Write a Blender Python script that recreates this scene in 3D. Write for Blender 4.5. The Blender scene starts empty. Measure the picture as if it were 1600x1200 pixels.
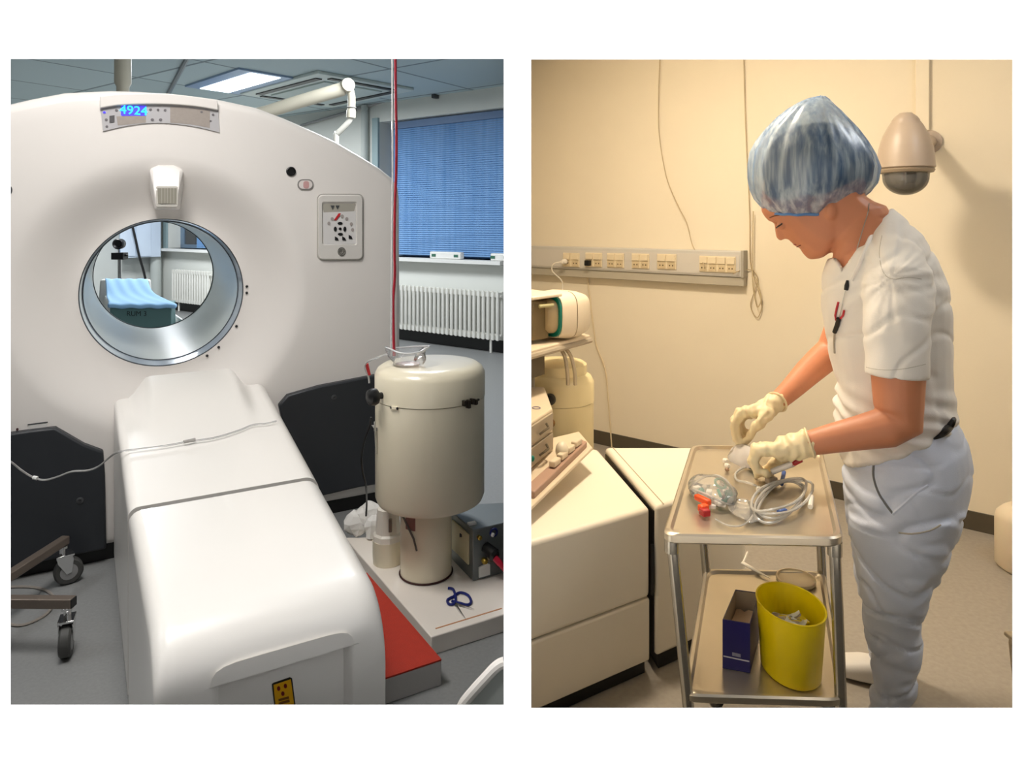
import bpy, bmesh, math, random
from mathutils import Vector, Matrix, noise
random.seed(7)
C = bpy.context.scene.collection
PI = math.pi
F, CX, HY, HC = 1080.0, 800.0, 350.0, 1.40     # focal length in pixels, principal column, horizon row, eye height

# ------------------------------------------------------------------ camera
cam_data = bpy.data.cameras.new('camera')
cam_data.sensor_width = 36.0
cam_data.lens = 36.0 * F / 1600.0
cam_data.shift_y = -(600.0 - HY) / 1600.0
cam_data.clip_start = 0.05
cam = bpy.data.objects.new('camera', cam_data)
C.objects.link(cam)
cam.location = (0, 0, HC)
cam.rotation_euler = (PI / 2, 0, 0)
bpy.context.scene.camera = cam

# ------------------------------------------------------------------ world, exposure
sc = bpy.context.scene
w = bpy.data.worlds.new('world'); sc.world = w
w.use_nodes = True
bg = w.node_tree.nodes['Background']
bg.inputs[0].default_value = (1.0, 1.0, 1.0, 1)
bg.inputs[1].default_value = 0.26
sc.view_settings.view_transform = 'Standard'
sc.view_settings.look = 'None'
sc.view_settings.exposure = 0.0
sc.view_settings.gamma = 1.0
sc.view_settings.use_curve_mapping = False

def lin(c):
    c = c / 255.0
    return c / 12.92 if c <= 0.04045 else ((c + 0.055) / 1.055) ** 2.4
def rgb(t): return (lin(t[0]), lin(t[1]), lin(t[2]), 1.0)

def area(name, loc, size, power, color, target=None, size_y=None):
    d = bpy.data.lights.new(name, 'AREA')
    d.energy = power; d.color = color; d.size = size
    if size_y: d.shape = 'RECTANGLE'; d.size_y = size_y
    o = bpy.data.objects.new(name, d); C.objects.link(o); o.location = loc
    if target is not None:
        o.rotation_euler = (Vector(target) - Vector(loc)).to_track_quat('-Z', 'Y').to_euler()
    return o
COOL = (0.94, 0.97, 1.0)
WARM = (1.0, 0.85, 0.66)
# two added, unseen lights that keep the partition's front face white
area('wall_fill_west', (-2.4, 0.52, 1.2), 0.3, 190, (1, 1, 1), (.1, 1.1, 1.1), size_y=2.0)
area('wall_fill_east', (2.4, 0.52, 1.2), 0.3, 190, (1, 1, 1), (-.1, 1.1, 1.1), size_y=2.0)
area('fill_left_front', (-1.15, 1.75, 2.80), 0.6, 47, (1.0, .968, .935), size_y=1.0)  # added unseen fill over the table, brightens the scanner front
area('fill_left_side', (-3.3, 1.9, 2.80), 0.6, 22, COOL, size_y=1.0)  # added unseen fill at the left of the table
area('ceiling_lamp_left_rear', (-2.85, 7.1, 2.84), 1.0, 75, COOL, size_y=0.3)
area('fill_left_far', (-5.0, 8.7, 2.80), 0.6, 120, COOL, size_y=1.0)  # added fill hidden behind the gantry, brightens the view through the bore
area('fill_left_middle', (-.75, 5.2, 2.80), 0.6, 60, COOL, size_y=1.0)  # added unseen fill for the window end of the room
area('ceiling_lamp_right_side', (0.36, 2.5, 2.66), 0.25, 44, WARM, size_y=0.25)
area('fill_right_front', (2.0, 1.5, 2.66), 0.5, 14, (.90, .95, 1.0), (1.25, 1.95, .6), size_y=0.5)  # added cool fill, out of view, for the person's near side

# ------------------------------------------------------------------ pixel to place helpers
def PX(px, py, Y): return Vector(((px - CX) / F * Y, Y, HC - (py - HY) / F * Y))
def FLR(px, py, z=0.0): return PX(px, py, F * (HC - z) / (py - HY))
def PL(px, py, p0, n):
    d = Vector(((px - CX) / F, 1.0, -(py - HY) / F)); o = Vector((0, 0, HC))
    return o + d * ((Vector(p0) - o).dot(n) / d.dot(n))

def cat(pts, n=8, closed=False):
    """Catmull-Rom through points (tuples of any length)"""
    P = [Vector(p) for p in pts]; N = len(P); out = []
    segs = N if closed else N - 1
    for i in range(segs):
        if closed: a, b, c, d = P[(i - 1) % N], P[i], P[(i + 1) % N], P[(i + 2) % N]
        else: a, b, c, d = P[max(i - 1, 0)], P[i], P[i + 1], P[min(i + 2, N - 1)]
        for k in range(n):
            t = k / n
            out.append(0.5 * ((2 * b) + (c - a) * t + (2 * a - 5 * b + 4 * c - d) * t * t + (3 * b - a - 3 * c + d) * t ** 3))
    if not closed: out.append(P[-1].copy())
    return out

# ------------------------------------------------------------------ materials (procedural)
MATS = {}
def M(name, col, rough=0.5, metal=0.0, var=0.04, vscale=6.0, bump=0.0, bscale=60.0, coat=0.0, trans=0.0, emis=None, estr=0.0, spec=0.5, col2=None, sss=0.0, aniso=0.0):
    if name in MATS: return MATS[name]
    m = bpy.data.materials.new(name); m.use_nodes = True
    nt = m.node_tree; b = nt.nodes['Principled BSDF']
    b.inputs['Roughness'].default_value = rough
    b.inputs['Metallic'].default_value = metal
    b.inputs['Coat Weight'].default_value = coat
    b.inputs['Transmission Weight'].default_value = trans
    b.inputs['Specular IOR Level'].default_value = spec
    if sss: b.inputs['Subsurface Weight'].default_value = sss; b.inputs['Subsurface Radius'].default_value = (.012, .005, .003)
    if aniso: b.inputs['Anisotropic'].default_value = aniso
    tc = nt.nodes.new('ShaderNodeTexCoord')
    nz = nt.nodes.new('ShaderNodeTexNoise'); nz.inputs['Scale'].default_value = vscale; nz.inputs['Detail'].default_value = 4
    nt.links.new(tc.outputs['Object'], nz.inputs['Vector'])
    mx = nt.nodes.new('ShaderNodeMix'); mx.data_type = 'RGBA'
    a = rgb(col); c2 = rgb(col2) if col2 else tuple(max(0, x * (1 - 2 * var)) for x in a[:3]) + (1,)
    mx.inputs[6].default_value = a; mx.inputs[7].default_value = c2
    nt.links.new(nz.outputs['Fac'], mx.inputs[0]); nt.links.new(mx.outputs[2], b.inputs['Base Color'])
    if bump:
        n2 = nt.nodes.new('ShaderNodeTexNoise'); n2.inputs['Scale'].default_value = bscale; n2.inputs['Detail'].default_value = 3
        nt.links.new(tc.outputs['Object'], n2.inputs['Vector'])
        bp = nt.nodes.new('ShaderNodeBump'); bp.inputs['Strength'].default_value = bump; bp.inputs['Distance'].default_value = 0.01
        nt.links.new(n2.outputs['Fac'], bp.inputs['Height']); nt.links.new(bp.outputs['Normal'], b.inputs['Normal'])
    if emis:
        b.inputs['Emission Color'].default_value = rgb(emis); b.inputs['Emission Strength'].default_value = estr
    MATS[name] = m
    return m

def MT(name, col, clear=0.7, rough=0.15, sheen=(255, 255, 255)):
    """thin clear plastic film: part see-through, part glossy, part milky"""
    if name in MATS: return MATS[name]
    m = bpy.data.materials.new(name); m.use_nodes = True; nt = m.node_tree
    nt.nodes.remove(nt.nodes['Principled BSDF']); out = nt.nodes['Material Output']
    tr = nt.nodes.new('ShaderNodeBsdfTransparent'); tr.inputs[0].default_value = (.97, .97, .97, 1)
    df = nt.nodes.new('ShaderNodeBsdfDiffuse'); tc = nt.nodes.new('ShaderNodeTexCoord')
    nz = nt.nodes.new('ShaderNodeTexNoise'); nz.inputs['Scale'].default_value = 25
    nt.links.new(tc.outputs['Object'], nz.inputs['Vector'])
    mxc = nt.nodes.new('ShaderNodeMix'); mxc.data_type = 'RGBA'; mxc.inputs[6].default_value = rgb(col); mxc.inputs[7].default_value = rgb(sheen)
    nt.links.new(nz.outputs['Fac'], mxc.inputs[0]); nt.links.new(mxc.outputs[2], df.inputs[0])
    gl = nt.nodes.new('ShaderNodeBsdfGlossy'); gl.inputs['Roughness'].default_value = rough
    fr = nt.nodes.new('ShaderNodeFresnel'); fr.inputs[0].default_value = 1.45
    m1 = nt.nodes.new('ShaderNodeMixShader'); m1.inputs[0].default_value = clear
    nt.links.new(df.outputs[0], m1.inputs[1]); nt.links.new(tr.outputs[0], m1.inputs[2])
    m2 = nt.nodes.new('ShaderNodeMixShader')
    nt.links.new(fr.outputs[0], m2.inputs[0]); nt.links.new(m1.outputs[0], m2.inputs[1]); nt.links.new(gl.outputs[0], m2.inputs[2])
    nt.links.new(m2.outputs[0], out.inputs[0])
    MATS[name] = m
    return m

# ------------------------------------------------------------------ mesh builder
class MB:
    def __init__(s): s.v = []; s.f = []
    def add(s, vs, fs):
        k = len(s.v); s.v += [Vector(p) for p in vs]; s.f += [[i + k for i in f] for f in fs]; return s
    def box(s, c, size, R=None):
        c = Vector(c); h = [x / 2 for x in size]
        vs = [Vector((sx * h[0], sy * h[1], sz * h[2])) for sx in (-1, 1) for sy in (-1, 1) for sz in (-1, 1)]
        if R is not None: vs = [R @ p for p in vs]
        return s.add([c + p for p in vs], [(0, 1, 3, 2), (4, 6, 7, 5), (0, 4, 5, 1), (2, 3, 7, 6), (0, 2, 6, 4), (1, 5, 7, 3)])
    def prism(s, pts, off):
        n = len(pts); P = [Vector(p) for p in pts]; o = Vector(off)
        return s.add(P + [p + o for p in P], [list(range(n))[::-1], list(range(n, 2 * n))] + [(i, (i + 1) % n, n + (i + 1) % n, n + i) for i in range(n)])
    def loft(s, rings, caps=True, closed=True):
        n = len(rings[0]); vs = [p for r in rings for p in r]; fs = []
        for k in range(len(rings) - 1):
            for i in range(n if closed else n - 1):
                j = (i + 1) % n; fs.append((k * n + i, k * n + j, (k + 1) * n + j, (k + 1) * n + i))
        if caps:
            fs.append(list(range(n))[::-1]); fs.append([(len(rings) - 1) * n + i for i in range(n)])
        return s.add(vs, fs)
    def tube(s, pts, r, n=10, caps=True, flat=1.0):
        P = [Vector(p) for p in pts]; N = len(P)
        rr = r if isinstance(r, (list, tuple)) else [r] * N
        rings = []; prev = None
        for i, p in enumerate(P):
            t = (P[min(i + 1, N - 1)] - P[max(i - 1, 0)])
            t = t.normalized() if t.length > 1e-9 else Vector((0, 0, 1))
            if prev is None:
                a = Vector((0, 0, 1)) if abs(t.z) < 0.9 else Vector((1, 0, 0))
                x = t.cross(a).normalized()
            else:
                x = prev - t * prev.dot(t)
                x = x.normalized() if x.length > 1e-6 else t.orthogonal().normalized()
            prev = x; y = t.cross(x)
            rings.append([p + (x * math.cos(2 * PI * k / n) + y * math.sin(2 * PI * k / n) * flat) * rr[i] for k in range(n)])
        return s.loft(rings, caps)
    def lathe(s, prof, o=(0, 0, 0), axis=(0, 0, 1), n=40, caps=True, sx=1.0, sy=1.0):
        ax = Vector(axis).normalized(); a = Vector((1, 0, 0)) if abs(ax.x) < 0.9 else Vector((0, 1, 0))
        x = (a - ax * a.dot(ax)).normalized(); y = ax.cross(x); o = Vector(o)
        rings = [[o + ax * z + (x * math.cos(2 * PI * k / n) * sx + y * math.sin(2 * PI * k / n) * sy) * max(r, 1e-4) for k in range(n)] for r, z in prof]
        return s.loft(rings, caps)
    def ell(s, c, rad, R=None, nu=24, nv=14):
        rings = []
        for j in range(nv + 1):
            t = PI * j / nv; z = -math.cos(t); q = max(math.sin(t), 1e-3)
            ring = []
            for i in range(nu):
                p = Vector((rad[0] * q * math.cos(2 * PI * i / nu), rad[1] * q * math.sin(2 * PI * i / nu), rad[2] * z))
                ring.append(Vector(c) + (R @ p if R is not None else p))
            rings.append(ring)
        return s.loft(rings)
    def torus(s, c, R, r, ax=(0, 0, 1), n=48, m=8, a0=0, a1=2 * PI):
        axv = Vector(ax).normalized(); h = Vector((1, 0, 0)) if abs(axv.x) < .9 else Vector((0, 1, 0))
        x = (h - axv * h.dot(axv)).normalized(); y = axv.cross(x)
        full = abs(a1 - a0 - 2 * PI) < 1e-6
        pts = [Vector(c) + (x * math.cos(a0 + (a1 - a0) * k / n) + y * math.sin(a0 + (a1 - a0) * k / n)) * R for k in range(n + 1)]
        return s.tube(pts, r, m, caps=not full)
    def build(s, name, mat, parent=None, at=None, bevel=0.0, segs=3, ang=35, smooth=True, sub=0, kind=None):
        """links ONE mesh object; child meshes are stored relative to their parent's origin"""
        base = Vector(at) if at is not None else (WO[parent.name] if parent else Vector((0, 0, 0)))
        me = bpy.data.meshes.new(name)
        me.from_pydata([tuple(p - base) for p in s.v], [], s.f)
        bm = bmesh.new(); bm.from_mesh(me); bmesh.ops.recalc_face_normals(bm, faces=bm.faces); bm.to_mesh(me); bm.free()
        if smooth:
            for p in me.polygons: p.use_smooth = True
            me.set_sharp_from_angle(angle=math.radians(ang))
        me.materials.append(mat)
        o = bpy.data.objects.new(name, me); C.objects.link(o)
        if bevel:
            b = o.modifiers.new('bevel', 'BEVEL'); b.width = bevel; b.segments = segs; b.limit_method = 'ANGLE'; b.angle_limit = math.radians(40)
        if sub:
            q = o.modifiers.new('sub', 'SUBSURF'); q.levels = sub; q.render_levels = sub
        WO[o.name] = base
        if parent:
            o.parent = parent; o.location = base - WO[parent.name]
        else: o.location = base
        if kind: o['kind'] = kind
        return o
WO = {}
def thing(name, label, category, loc=(0, 0, 0), group=None):
    o = bpy.data.objects.new(name, None); C.objects.link(o); o.location = loc; o.empty_display_size = .1
    o['label'] = label; o['category'] = category
    if group: o['group'] = group
    WO[o.name] = Vector(loc); return o
def tag(o, label, category, group=None):
    o['label'] = label; o['category'] = category
    if group: o['group'] = group
    return o
def struct(o): o['kind'] = 'structure'; return o
def lab(o, t): o['label'] = t; return o

def text(name, body, size, mat, parent, origin, xdir, updir, ext=0.001, align='CENTER', wide=1.0):
    cu = bpy.data.curves.new(name, 'FONT'); cu.body = body; cu.size = size; cu.extrude = ext; cu.align_x = align; cu.align_y = 'CENTER'
    t = bpy.data.objects.new(name, cu); C.objects.link(t)
    dg = bpy.context.evaluated_depsgraph_get(); me = bpy.data.meshes.new_from_object(t.evaluated_get(dg))
    bpy.data.objects.remove(t); 
    x = Vector(xdir).normalized(); y = Vector(updir).normalized(); z = x.cross(y)
    mw = Matrix(((x.x * wide, y.x, z.x, 0), (x.y * wide, y.y, z.y, 0), (x.z * wide, y.z, z.z, 0), (0, 0, 0, 1)))
    me.transform(mw); me.materials.clear(); me.materials.append(mat)
    o = bpy.data.objects.new(name, me); C.objects.link(o); WO[o.name] = Vector(origin)
    o.parent = parent; o.location = Vector(origin) - WO[parent.name]
    return o

def rr(x0, y0, x1, y1, r, n=5):
    """rounded rectangle outline in pixels"""
    out = []
    for cx, cy, a in ((x1 - r, y0 + r, -PI / 2), (x1 - r, y1 - r, 0), (x0 + r, y1 - r, PI / 2), (x0 + r, y0 + r, PI)):
        for k in range(n + 1):
            q = a + PI / 2 * k / n; out.append((cx + r * math.cos(q), cy + r * math.sin(q)))
    return out
def circ(cx, cy, r, n=16, ry=None): return [(cx + r * math.cos(2 * PI * k / n), cy + (ry or r) * math.sin(2 * PI * k / n)) for k in range(n)]
def sm(x): x = max(0, min(1, x)); return x * x * (3 - 2 * x)
def RZ(a): return Matrix.Rotation(a, 3, 'Z')
def basis(x, y, z): return Matrix(((x[0], y[0], z[0]), (x[1], y[1], z[1]), (x[2], y[2], z[2])))
UP = Vector((0, 0, 1))
# ================================================================== SETTING
white_paint = M('white_wall_paint', (252, 252, 252), .7, var=.005)
wall_grey = M('left_room_paint', (222, 224, 218), .75, var=.02)
cream = M('cream_wall_paint', (240, 228, 204), .75, var=.02, bump=.04, bscale=140)
vinyl_grey = M('grey_vinyl_floor', (142, 143, 142), .42, col2=(122, 123, 123), vscale=90, var=.1)
vinyl_warm = M('speckled_vinyl_floor', (172, 164, 152), .42, col2=(146, 138, 126), vscale=60)
blackskirt = M('black_skirting', (26, 26, 26), .5)
skirt = M('brown_grey_skirting', (84, 76, 62), .5)
white_trim = M('white_trim', (236, 236, 232), .45)

# ---- partition with two openings, seen from the white side
YW, TH = 1.10, 0.08
def ox(px): return (px - CX) / F * YW
def oz(py): return HC - (py - HY) / F * YW
holes = [(ox(16.5), ox(787), oz(1101), oz(92)), (ox(830), ox(1582), oz(1106), oz(93))]
XL, XR, ZT = -9.6, 3.0, 2.9
mb = MB()
def sheet(hs, y):
    cols = [XL, hs[0][0], hs[0][1], hs[1][0], hs[1][1], XR]
    for i in range(5):
        a, b = cols[i], cols[i + 1]
        hz = hs[0] if i == 1 else hs[1] if i == 3 else None
        spans = [(0, ZT)] if hz is None else [(0, hz[2]), (hz[3], ZT)]
        for z0, z1 in spans: mb.add([(a, y, z0), (b, y, z0), (b, y, z1), (a, y, z1)], [(0, 1, 2, 3)])
back = [(holes[0][0] - .08, holes[0][1] + .003, holes[0][2] - .07, holes[0][3] + .04), (holes[1][0] - .003, holes[1][1] + .08, holes[1][2] - .07, holes[1][3] + .04)]
sheet(holes, YW)
for h, k in zip(holes, back):
    f = [(h[0], YW, h[2]), (h[1], YW, h[2]), (h[1], YW, h[3]), (h[0], YW, h[3])]
    g = [(k[0], YW + TH, k[2]), (k[1], YW + TH, k[2]), (k[1], YW + TH, k[3]), (k[0], YW + TH, k[3])]
    for i in range(4): mb.add([f[i], f[(i + 1) % 4], g[(i + 1) % 4], g[i]], [(0, 1, 2, 3)])
for a in (XL, XR): mb.add([(a, YW, 0), (a, YW + TH, 0), (a, YW + TH, ZT), (a, YW, ZT)], [(0, 1, 2, 3)])
struct(mb.build('wall_front', white_paint, smooth=False))
mb = MB(); sheet(back, YW + TH); struct(mb.build('wall_front_inside', M('bounce_cut_dark', (70, 68, 64), .8), smooth=False))  # unseen back face, made dark to cut bounce light on the table end

# ---- left room: window wall, back wall, far left wall
wd = Vector((-1, .7, 0)).normalized()            # along the window wall, away from the party wall
wn = Vector((-.7, -1, 0)).normalized()           # its normal, into the room
W0 = Vector((0, 7.45, 0))
def wc(px, py=350, off=0.0):
    p = PL(px, py, W0 + wn * off, wn); return (p - W0).dot(wd), p.z
WL = (Vector((-5.89, 11.57, 0)) - W0).dot(wd)
bd = Vector((-.7, -1, 0)).normalized(); CORN = W0 + wd * WL
H1 = 2.92
w1a, w1b = wc(592)[0], 0.06
w2a, w2b = wc(262)[0], wc(350)[0]
wins = [(w1b, w1a), (w2b, w2a)]
ZS, ZH = 1.00, 2.67
mb = MB(); T = .30
def wp(wx, z, o): return W0 + wd * wx + wn * o + UP * z
ws = [0, w1b, w1a, w2b, w2a, WL]
for i in range(5):
    a, b = ws[i], ws[i + 1]
    for z0, z1 in ([(0, ZS), (ZH, H1)] if i in (1, 3) else [(0, H1)]):
        mb.prism([wp(a, z0, 0), wp(b, z0, 0), wp(b, z1, 0), wp(a, z1, 0)], -wn * T)
struct(mb.build('wall_right', wall_grey, smooth=False))
bl = 5.6; BE = CORN + bd * bl
bn = Vector((1, -.7, 0)).normalized()
mb = MB(); mb.prism([CORN, BE, BE + UP * H1, CORN + UP * H1], -bn * .12)
struct(mb.build('wall_back', M('back_wall_paint', (205, 208, 204), .75), smooth=False))
mb = MB(); mb.prism([BE, Vector((-9.5, 1.18, 0)), Vector((-9.5, 1.18, H1)), BE + UP * H1], (-.1, 0, 0))
struct(mb.build('wall_left', wall_grey, smooth=False))
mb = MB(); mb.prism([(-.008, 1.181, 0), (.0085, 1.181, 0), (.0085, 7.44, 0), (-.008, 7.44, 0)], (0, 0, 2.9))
struct(mb.build('wall_between_left', M('party_wall_bounce_cut', (112, 114, 114), .75), smooth=False))  # unseen half of the wall, darkened so less light bounces onto the table
mb = MB(); mb.prism([(.009, 1.181, 0), (.026, 1.181, 0), (.026, 7.44, 0), (.009, 7.44, 0)], (0, 0, 2.9))
struct(mb.build('wall_between', M('party_wall_paint', (236, 230, 216), .75), smooth=False))
floor_l = [(-.0085, 1.18, 0), (-.0085, 7.5, 0), (CORN.x, CORN.y, 0), (BE.x, BE.y, 0), (-9.5, 1.18, 0)]
mb = MB(); mb.prism(floor_l, (0, 0, -.1)); struct(mb.build('floor', vinyl_grey, smooth=False))
# ceiling with panel joints running along the window wall
cm = M('ceiling_panels', (168, 182, 184), .6)
nt = cm.node_tree; b = nt.nodes['Principled BSDF']
tc = nt.nodes.new('ShaderNodeTexCoord'); mp = nt.nodes.new('ShaderNodeMapping'); mp.inputs['Rotation'].default_value = (0, 0, math.radians(35))
br = nt.nodes.new('ShaderNodeTexBrick'); br.offset = 0; br.inputs['Scale'].default_value = 1.0
br.inputs['Brick Width'].default_value = 1.2; br.inputs['Row Height'].default_value = 1.2; br.inputs['Mortar Size'].default_value = .018; br.inputs['Mortar Smooth'].default_value = .2
br.inputs['Color1'].default_value = rgb((180, 196, 198)); br.inputs['Color2'].default_value = rgb((188, 204, 206)); br.inputs['Mortar'].default_value = rgb((120, 134, 138))
nt.links.new(tc.outputs['Object'], mp.inputs[0]); nt.links.new(mp.outputs[0], br.inputs['Vector']); nt.links.new(br.outputs['Color'], b.inputs['Base Color'])
mb = MB(); mb.prism([(p[0], p[1], 2.9) for p in floor_l], (0, 0, .1)); struct(mb.build('ceiling', cm, smooth=False))
# skirting under the window wall
mb = MB(); mb.prism([wp(0.02, 0, .0), wp(WL, 0, .0), wp(WL, .13, .0), wp(.02, .13, .0)], wn * .012); struct(mb.build('baseboard_right', blackskirt, smooth=False))
mb = MB(); mb.prism([CORN, BE, BE + UP * .1, CORN + UP * .1], bn * .012); struct(mb.build('baseboard_back', blackskirt, smooth=False))
# ---- windows: frame, glass, blind, sill
bluefr = M('blue_grey_window_frame', (122, 146, 170), .4)
glass = MT('window_glass', (220, 230, 240), .9, .02)
def blind_mat():
    m = bpy.data.materials.new('blue_blind_fabric'); m.use_nodes = True; nt = m.node_tree; out = nt.nodes['Material Output']
    nt.nodes.remove(nt.nodes['Principled BSDF'])
    tc = nt.nodes.new('ShaderNodeTexCoord'); nz = nt.nodes.new('ShaderNodeTexNoise'); nz.inputs['Scale'].default_value = 3
    mp = nt.nodes.new('ShaderNodeMapping'); mp.inputs['Scale'].default_value = (6, 6, .3)
    nt.links.new(tc.outputs['Object'], mp.inputs[0]); nt.links.new(mp.outputs[0], nz.inputs['Vector'])
    mx = nt.nodes.new('ShaderNodeMix'); mx.data_type = 'RGBA'; mx.inputs[6].default_value = rgb((112, 160, 214)); mx.inputs[7].default_value = rgb((160, 200, 240))
    nt.links.new(nz.outputs['Fac'], mx.inputs[0])
    d = nt.nodes.new('ShaderNodeBsdfDiffuse'); t = nt.nodes.new('ShaderNodeBsdfTranslucent'); s = nt.nodes.new('ShaderNodeMixShader'); s.inputs[0].default_value = .3
    nt.links.new(mx.outputs[2], d.inputs[0]); nt.links.new(mx.outputs[2], t.inputs[0])
    nt.links.new(d.outputs[0], s.inputs[1]); nt.links.new(t.outputs[0], s.inputs[2]); nt.links.new(s.outputs[0], out.inputs[0])
    return m
blindm = blind_mat()
for k, (a, b_) in enumerate(wins):
    nm = 'window_%d' % (k + 1)
    e = bpy.data.objects.new(nm, None); C.objects.link(e); base = wp((a + b_) / 2, ZS, 0); e.location = base; e['kind'] = 'structure'; WO[nm] = base
    fr = MB(); D = -.22
    for z in (ZS + .03, ZH - .03): fr.prism([wp(a, z - .03, D), wp(b_, z - .03, D), wp(b_, z + .03, D), wp(a, z + .03, D)], -wn * .05)
    for x in ((a, a + .09), (b_ - .09, b_)) + ((((a + b_) / 2 - .03, (a + b_) / 2 + .03),)):
        fr.prism([wp(x[0], ZS, D), wp(x[1], ZS, D), wp(x[1], ZH, D), wp(x[0], ZH, D)], -wn * .05)
    fr.build('window_frame', bluefr, e, smooth=False)
    g = MB(); g.prism([wp(a + .05, ZS + .05, -.24), wp(b_ - .05, ZS + .05, -.24), wp(b_ - .05, ZH - .05, -.24), wp(a + .05, ZH - .05, -.24)], -wn * .006); g.build('pane', glass, e, smooth=False)
    cs = MB()
    for x in (a - .04, b_ + .04) if k else (b_ + .04,): cs.prism([wp(x - .05, ZS, .0), wp(x + .05, ZS, 0), wp(x + .05, ZH + .05, 0), wp(x - .05, ZH + .05, 0)], wn * .03)
    cs.build('casing', M('green_grey_casing', (150, 172, 176), .5), e, smooth=False)
    bl_ = MB(); nsl = 62
    lo = ZS + .03 if k == 0 else ZS + .02
    x0, x1 = (a + .02, b_ - .16) if k == 0 else (a + .02, b_ - .75)
    for i in range(nsl):                                   # horizontal slats, tilted nearly shut
        z = lo + (ZH - .10 - lo) * (i + .5) / nsl; h = (ZH - .10 - lo) / nsl * .53
        bl_.add([wp(x0, z - h, -.06), wp(x1, z - h, -.06), wp(x1, z + h, -.076), wp(x0, z + h, -.076)], [(0, 1, 2, 3)])
    hb = bl_.build('blind', blindm, e, smooth=False)
    hd = MB(); hd.prism([wp(x0, ZH - .10, -.05), wp(x1, ZH - .10, -.05), wp(x1, ZH - .02, -.05), wp(x0, ZH - .02, -.05)], -wn * .05); hd.build('head_rail', M('blind_head_rail', (92, 120, 158), .5), e, smooth=False)
    sl = MB(); sl.prism([wp(a - .06 if k else a, ZS - .04, -.28), wp(b_ + .1, ZS - .04, -.28), wp(b_ + .1, ZS, -.28), wp(a - .06 if k else a, ZS, -.28)], wn * .42); sl.build('window_sill', white_trim, e, smooth=False)

# ---- radiators
radm = M('white_radiator_enamel', (232, 231, 224), .4)
def radiator(a, b_, n, label):
    base = wp((a + b_) / 2, 0, .1)
    t = thing('radiator', label, 'radiator', base, 'column radiators below the windows')
    m = MB()
    for z in (.20, .62): m.tube([wp(a, z, .10), wp(b_, z, .10)], .016, 8)
    m.build('header_pipe', radm, t)
    for i in range(n):
        x = a + (b_ - a) * (i + .5) / n; m = MB()
        for o in (.065, .135): m.tube([wp(x, z, o) for z in (.15, .17, .65, .67)], [.012, .0165, .0165, .012], 8)
        m.box(wp(x, .64, .10), (.034, .10, .05), RZ(math.atan2(wd.y, wd.x))); m.box(wp(x, .18, .10), (.034, .10, .05), RZ(math.atan2(wd.y, wd.x)))
        m.build('column', radm, t)
    for x in (a + .15, b_ - .15): MB().tube([wp(x, 0.16, .10), wp(x, 0.005, .10)], .014, 8).build('foot_pipe', radm, t)
    return t
radiator(.06, wc(596)[0], 30, 'long white column radiator under the blue blinded window beside the scanner')
radiator(wc(340)[0], wc(281)[0], 15, 'white column radiator seen through the scanner bore, below the far window')
# ================================================================== LEFT ROOM: SCANNER
u = Vector((-.486, .874, 0)).normalized(); v = Vector((u.y, -u.x, 0)); N = -u
C0 = PX(258, 457, 3.09); RB = .33; FD = -.12
def GP(px, py, t):
    p = PL(px, py, C0 + u * t, u); d = p - C0; return d.dot(v), d.z
def G(s, z, t): return C0 + v * s + UP * z + u * t
shell = M('scanner_shell_white', (236, 231, 226), .38, var=.012, coat=.15)
shell2 = M('table_cover_white', (238, 234, 228), .35, var=.012, coat=.15)
charcoal = M('charcoal_cover', (46, 49, 54), .45, var=.06)
black = M('black_plastic', (14, 14, 15), .4)
darkgrey = M('dark_grey_plastic', (70, 72, 74), .5)
midgrey = M('mid_grey_plastic', (150, 150, 150), .5)
red = M('red_plastic', (196, 34, 40), .4)
gan = thing('scanner_gantry', 'large white ring-shaped scanner with a round bore and charcoal lower covers', 'scanner', (C0.x, C0.y, 0))
# outline of the front, right half read from the photograph, mirrored about the bore
top = [(228, 145.5), (262, 146), (300, 149.5), (340, 155), (400, 168), (442, 184), (490, 205), (526, 222), (565, 245), (592, 262), (612, 278), (622, 293)]
right = [GP(x, y, FD + .03) for x, y in top]
s0 = right[0][0]
right = [(p[0], p[1]) for p in right]; right[0] = (0, right[1][1] + .001)
smax = right[-1][0]
right += [(smax + .006, right[-1][1] - .06), (smax + .008, 0), (smax + .008, .05 - C0.z)]
poly = [p for p in right] + [(-p[0], p[1]) for p in right[::-1]]
def Rout(th):
    dx, dz = math.cos(th), math.sin(th); best = 0
    for i in range(len(poly)):
        a, b = poly[i], poly[(i + 1) % len(poly)]
        ex, ez = b[0] - a[0], b[1] - a[1]; den = dx * ez - dz * ex
        if abs(den) < 1e-12: continue
        t = (a[0] * ez - a[1] * ex) / den; q = (a[0] * dz - a[1] * dx) / den
        if t > 0 and -1e-6 <= q <= 1 + 1e-6: best = max(best, t)
    return best
# outline corners get their own spokes so that they stay crisp
ths = sorted(set([round(2 * PI * k / 200, 6) for k in range(200)] + [round(math.atan2(p[1], p[0]) % (2 * PI), 6) for p in poly]))
Ro = [Rout(t) for t in ths]
rings = []
def ring(rf, t): rings.append([G(rf(R) * math.cos(a), rf(R) * math.sin(a), t) for a, R in zip(ths, Ro)])
def face_t(r): return FD * sm((r - RB) / .27)
ring(lambda R: RB + .004, .06)
for k in range(15):
    r = RB + .27 * (k / 14) ** 1.2; ring(lambda R, r=r: r, face_t(r))
for k in range(1, 7): ring(lambda R, k=k: RB + .27 + (R - .045 - RB - .27) * k / 6, FD)
for k in range(1, 6):
    a = PI / 2 * k / 5; ring(lambda R, a=a: R - .045 + .045 * math.sin(a), FD + .045 * (1 - math.cos(a)))
ring(lambda R: R, 1.18); ring(lambda R: R - .06, 1.25); ring(lambda R: RB + .03, 1.25); ring(lambda R: RB + .004, 1.20)
MB().loft(rings, caps=False).build('shell', shell, gan, ang=50)
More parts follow.
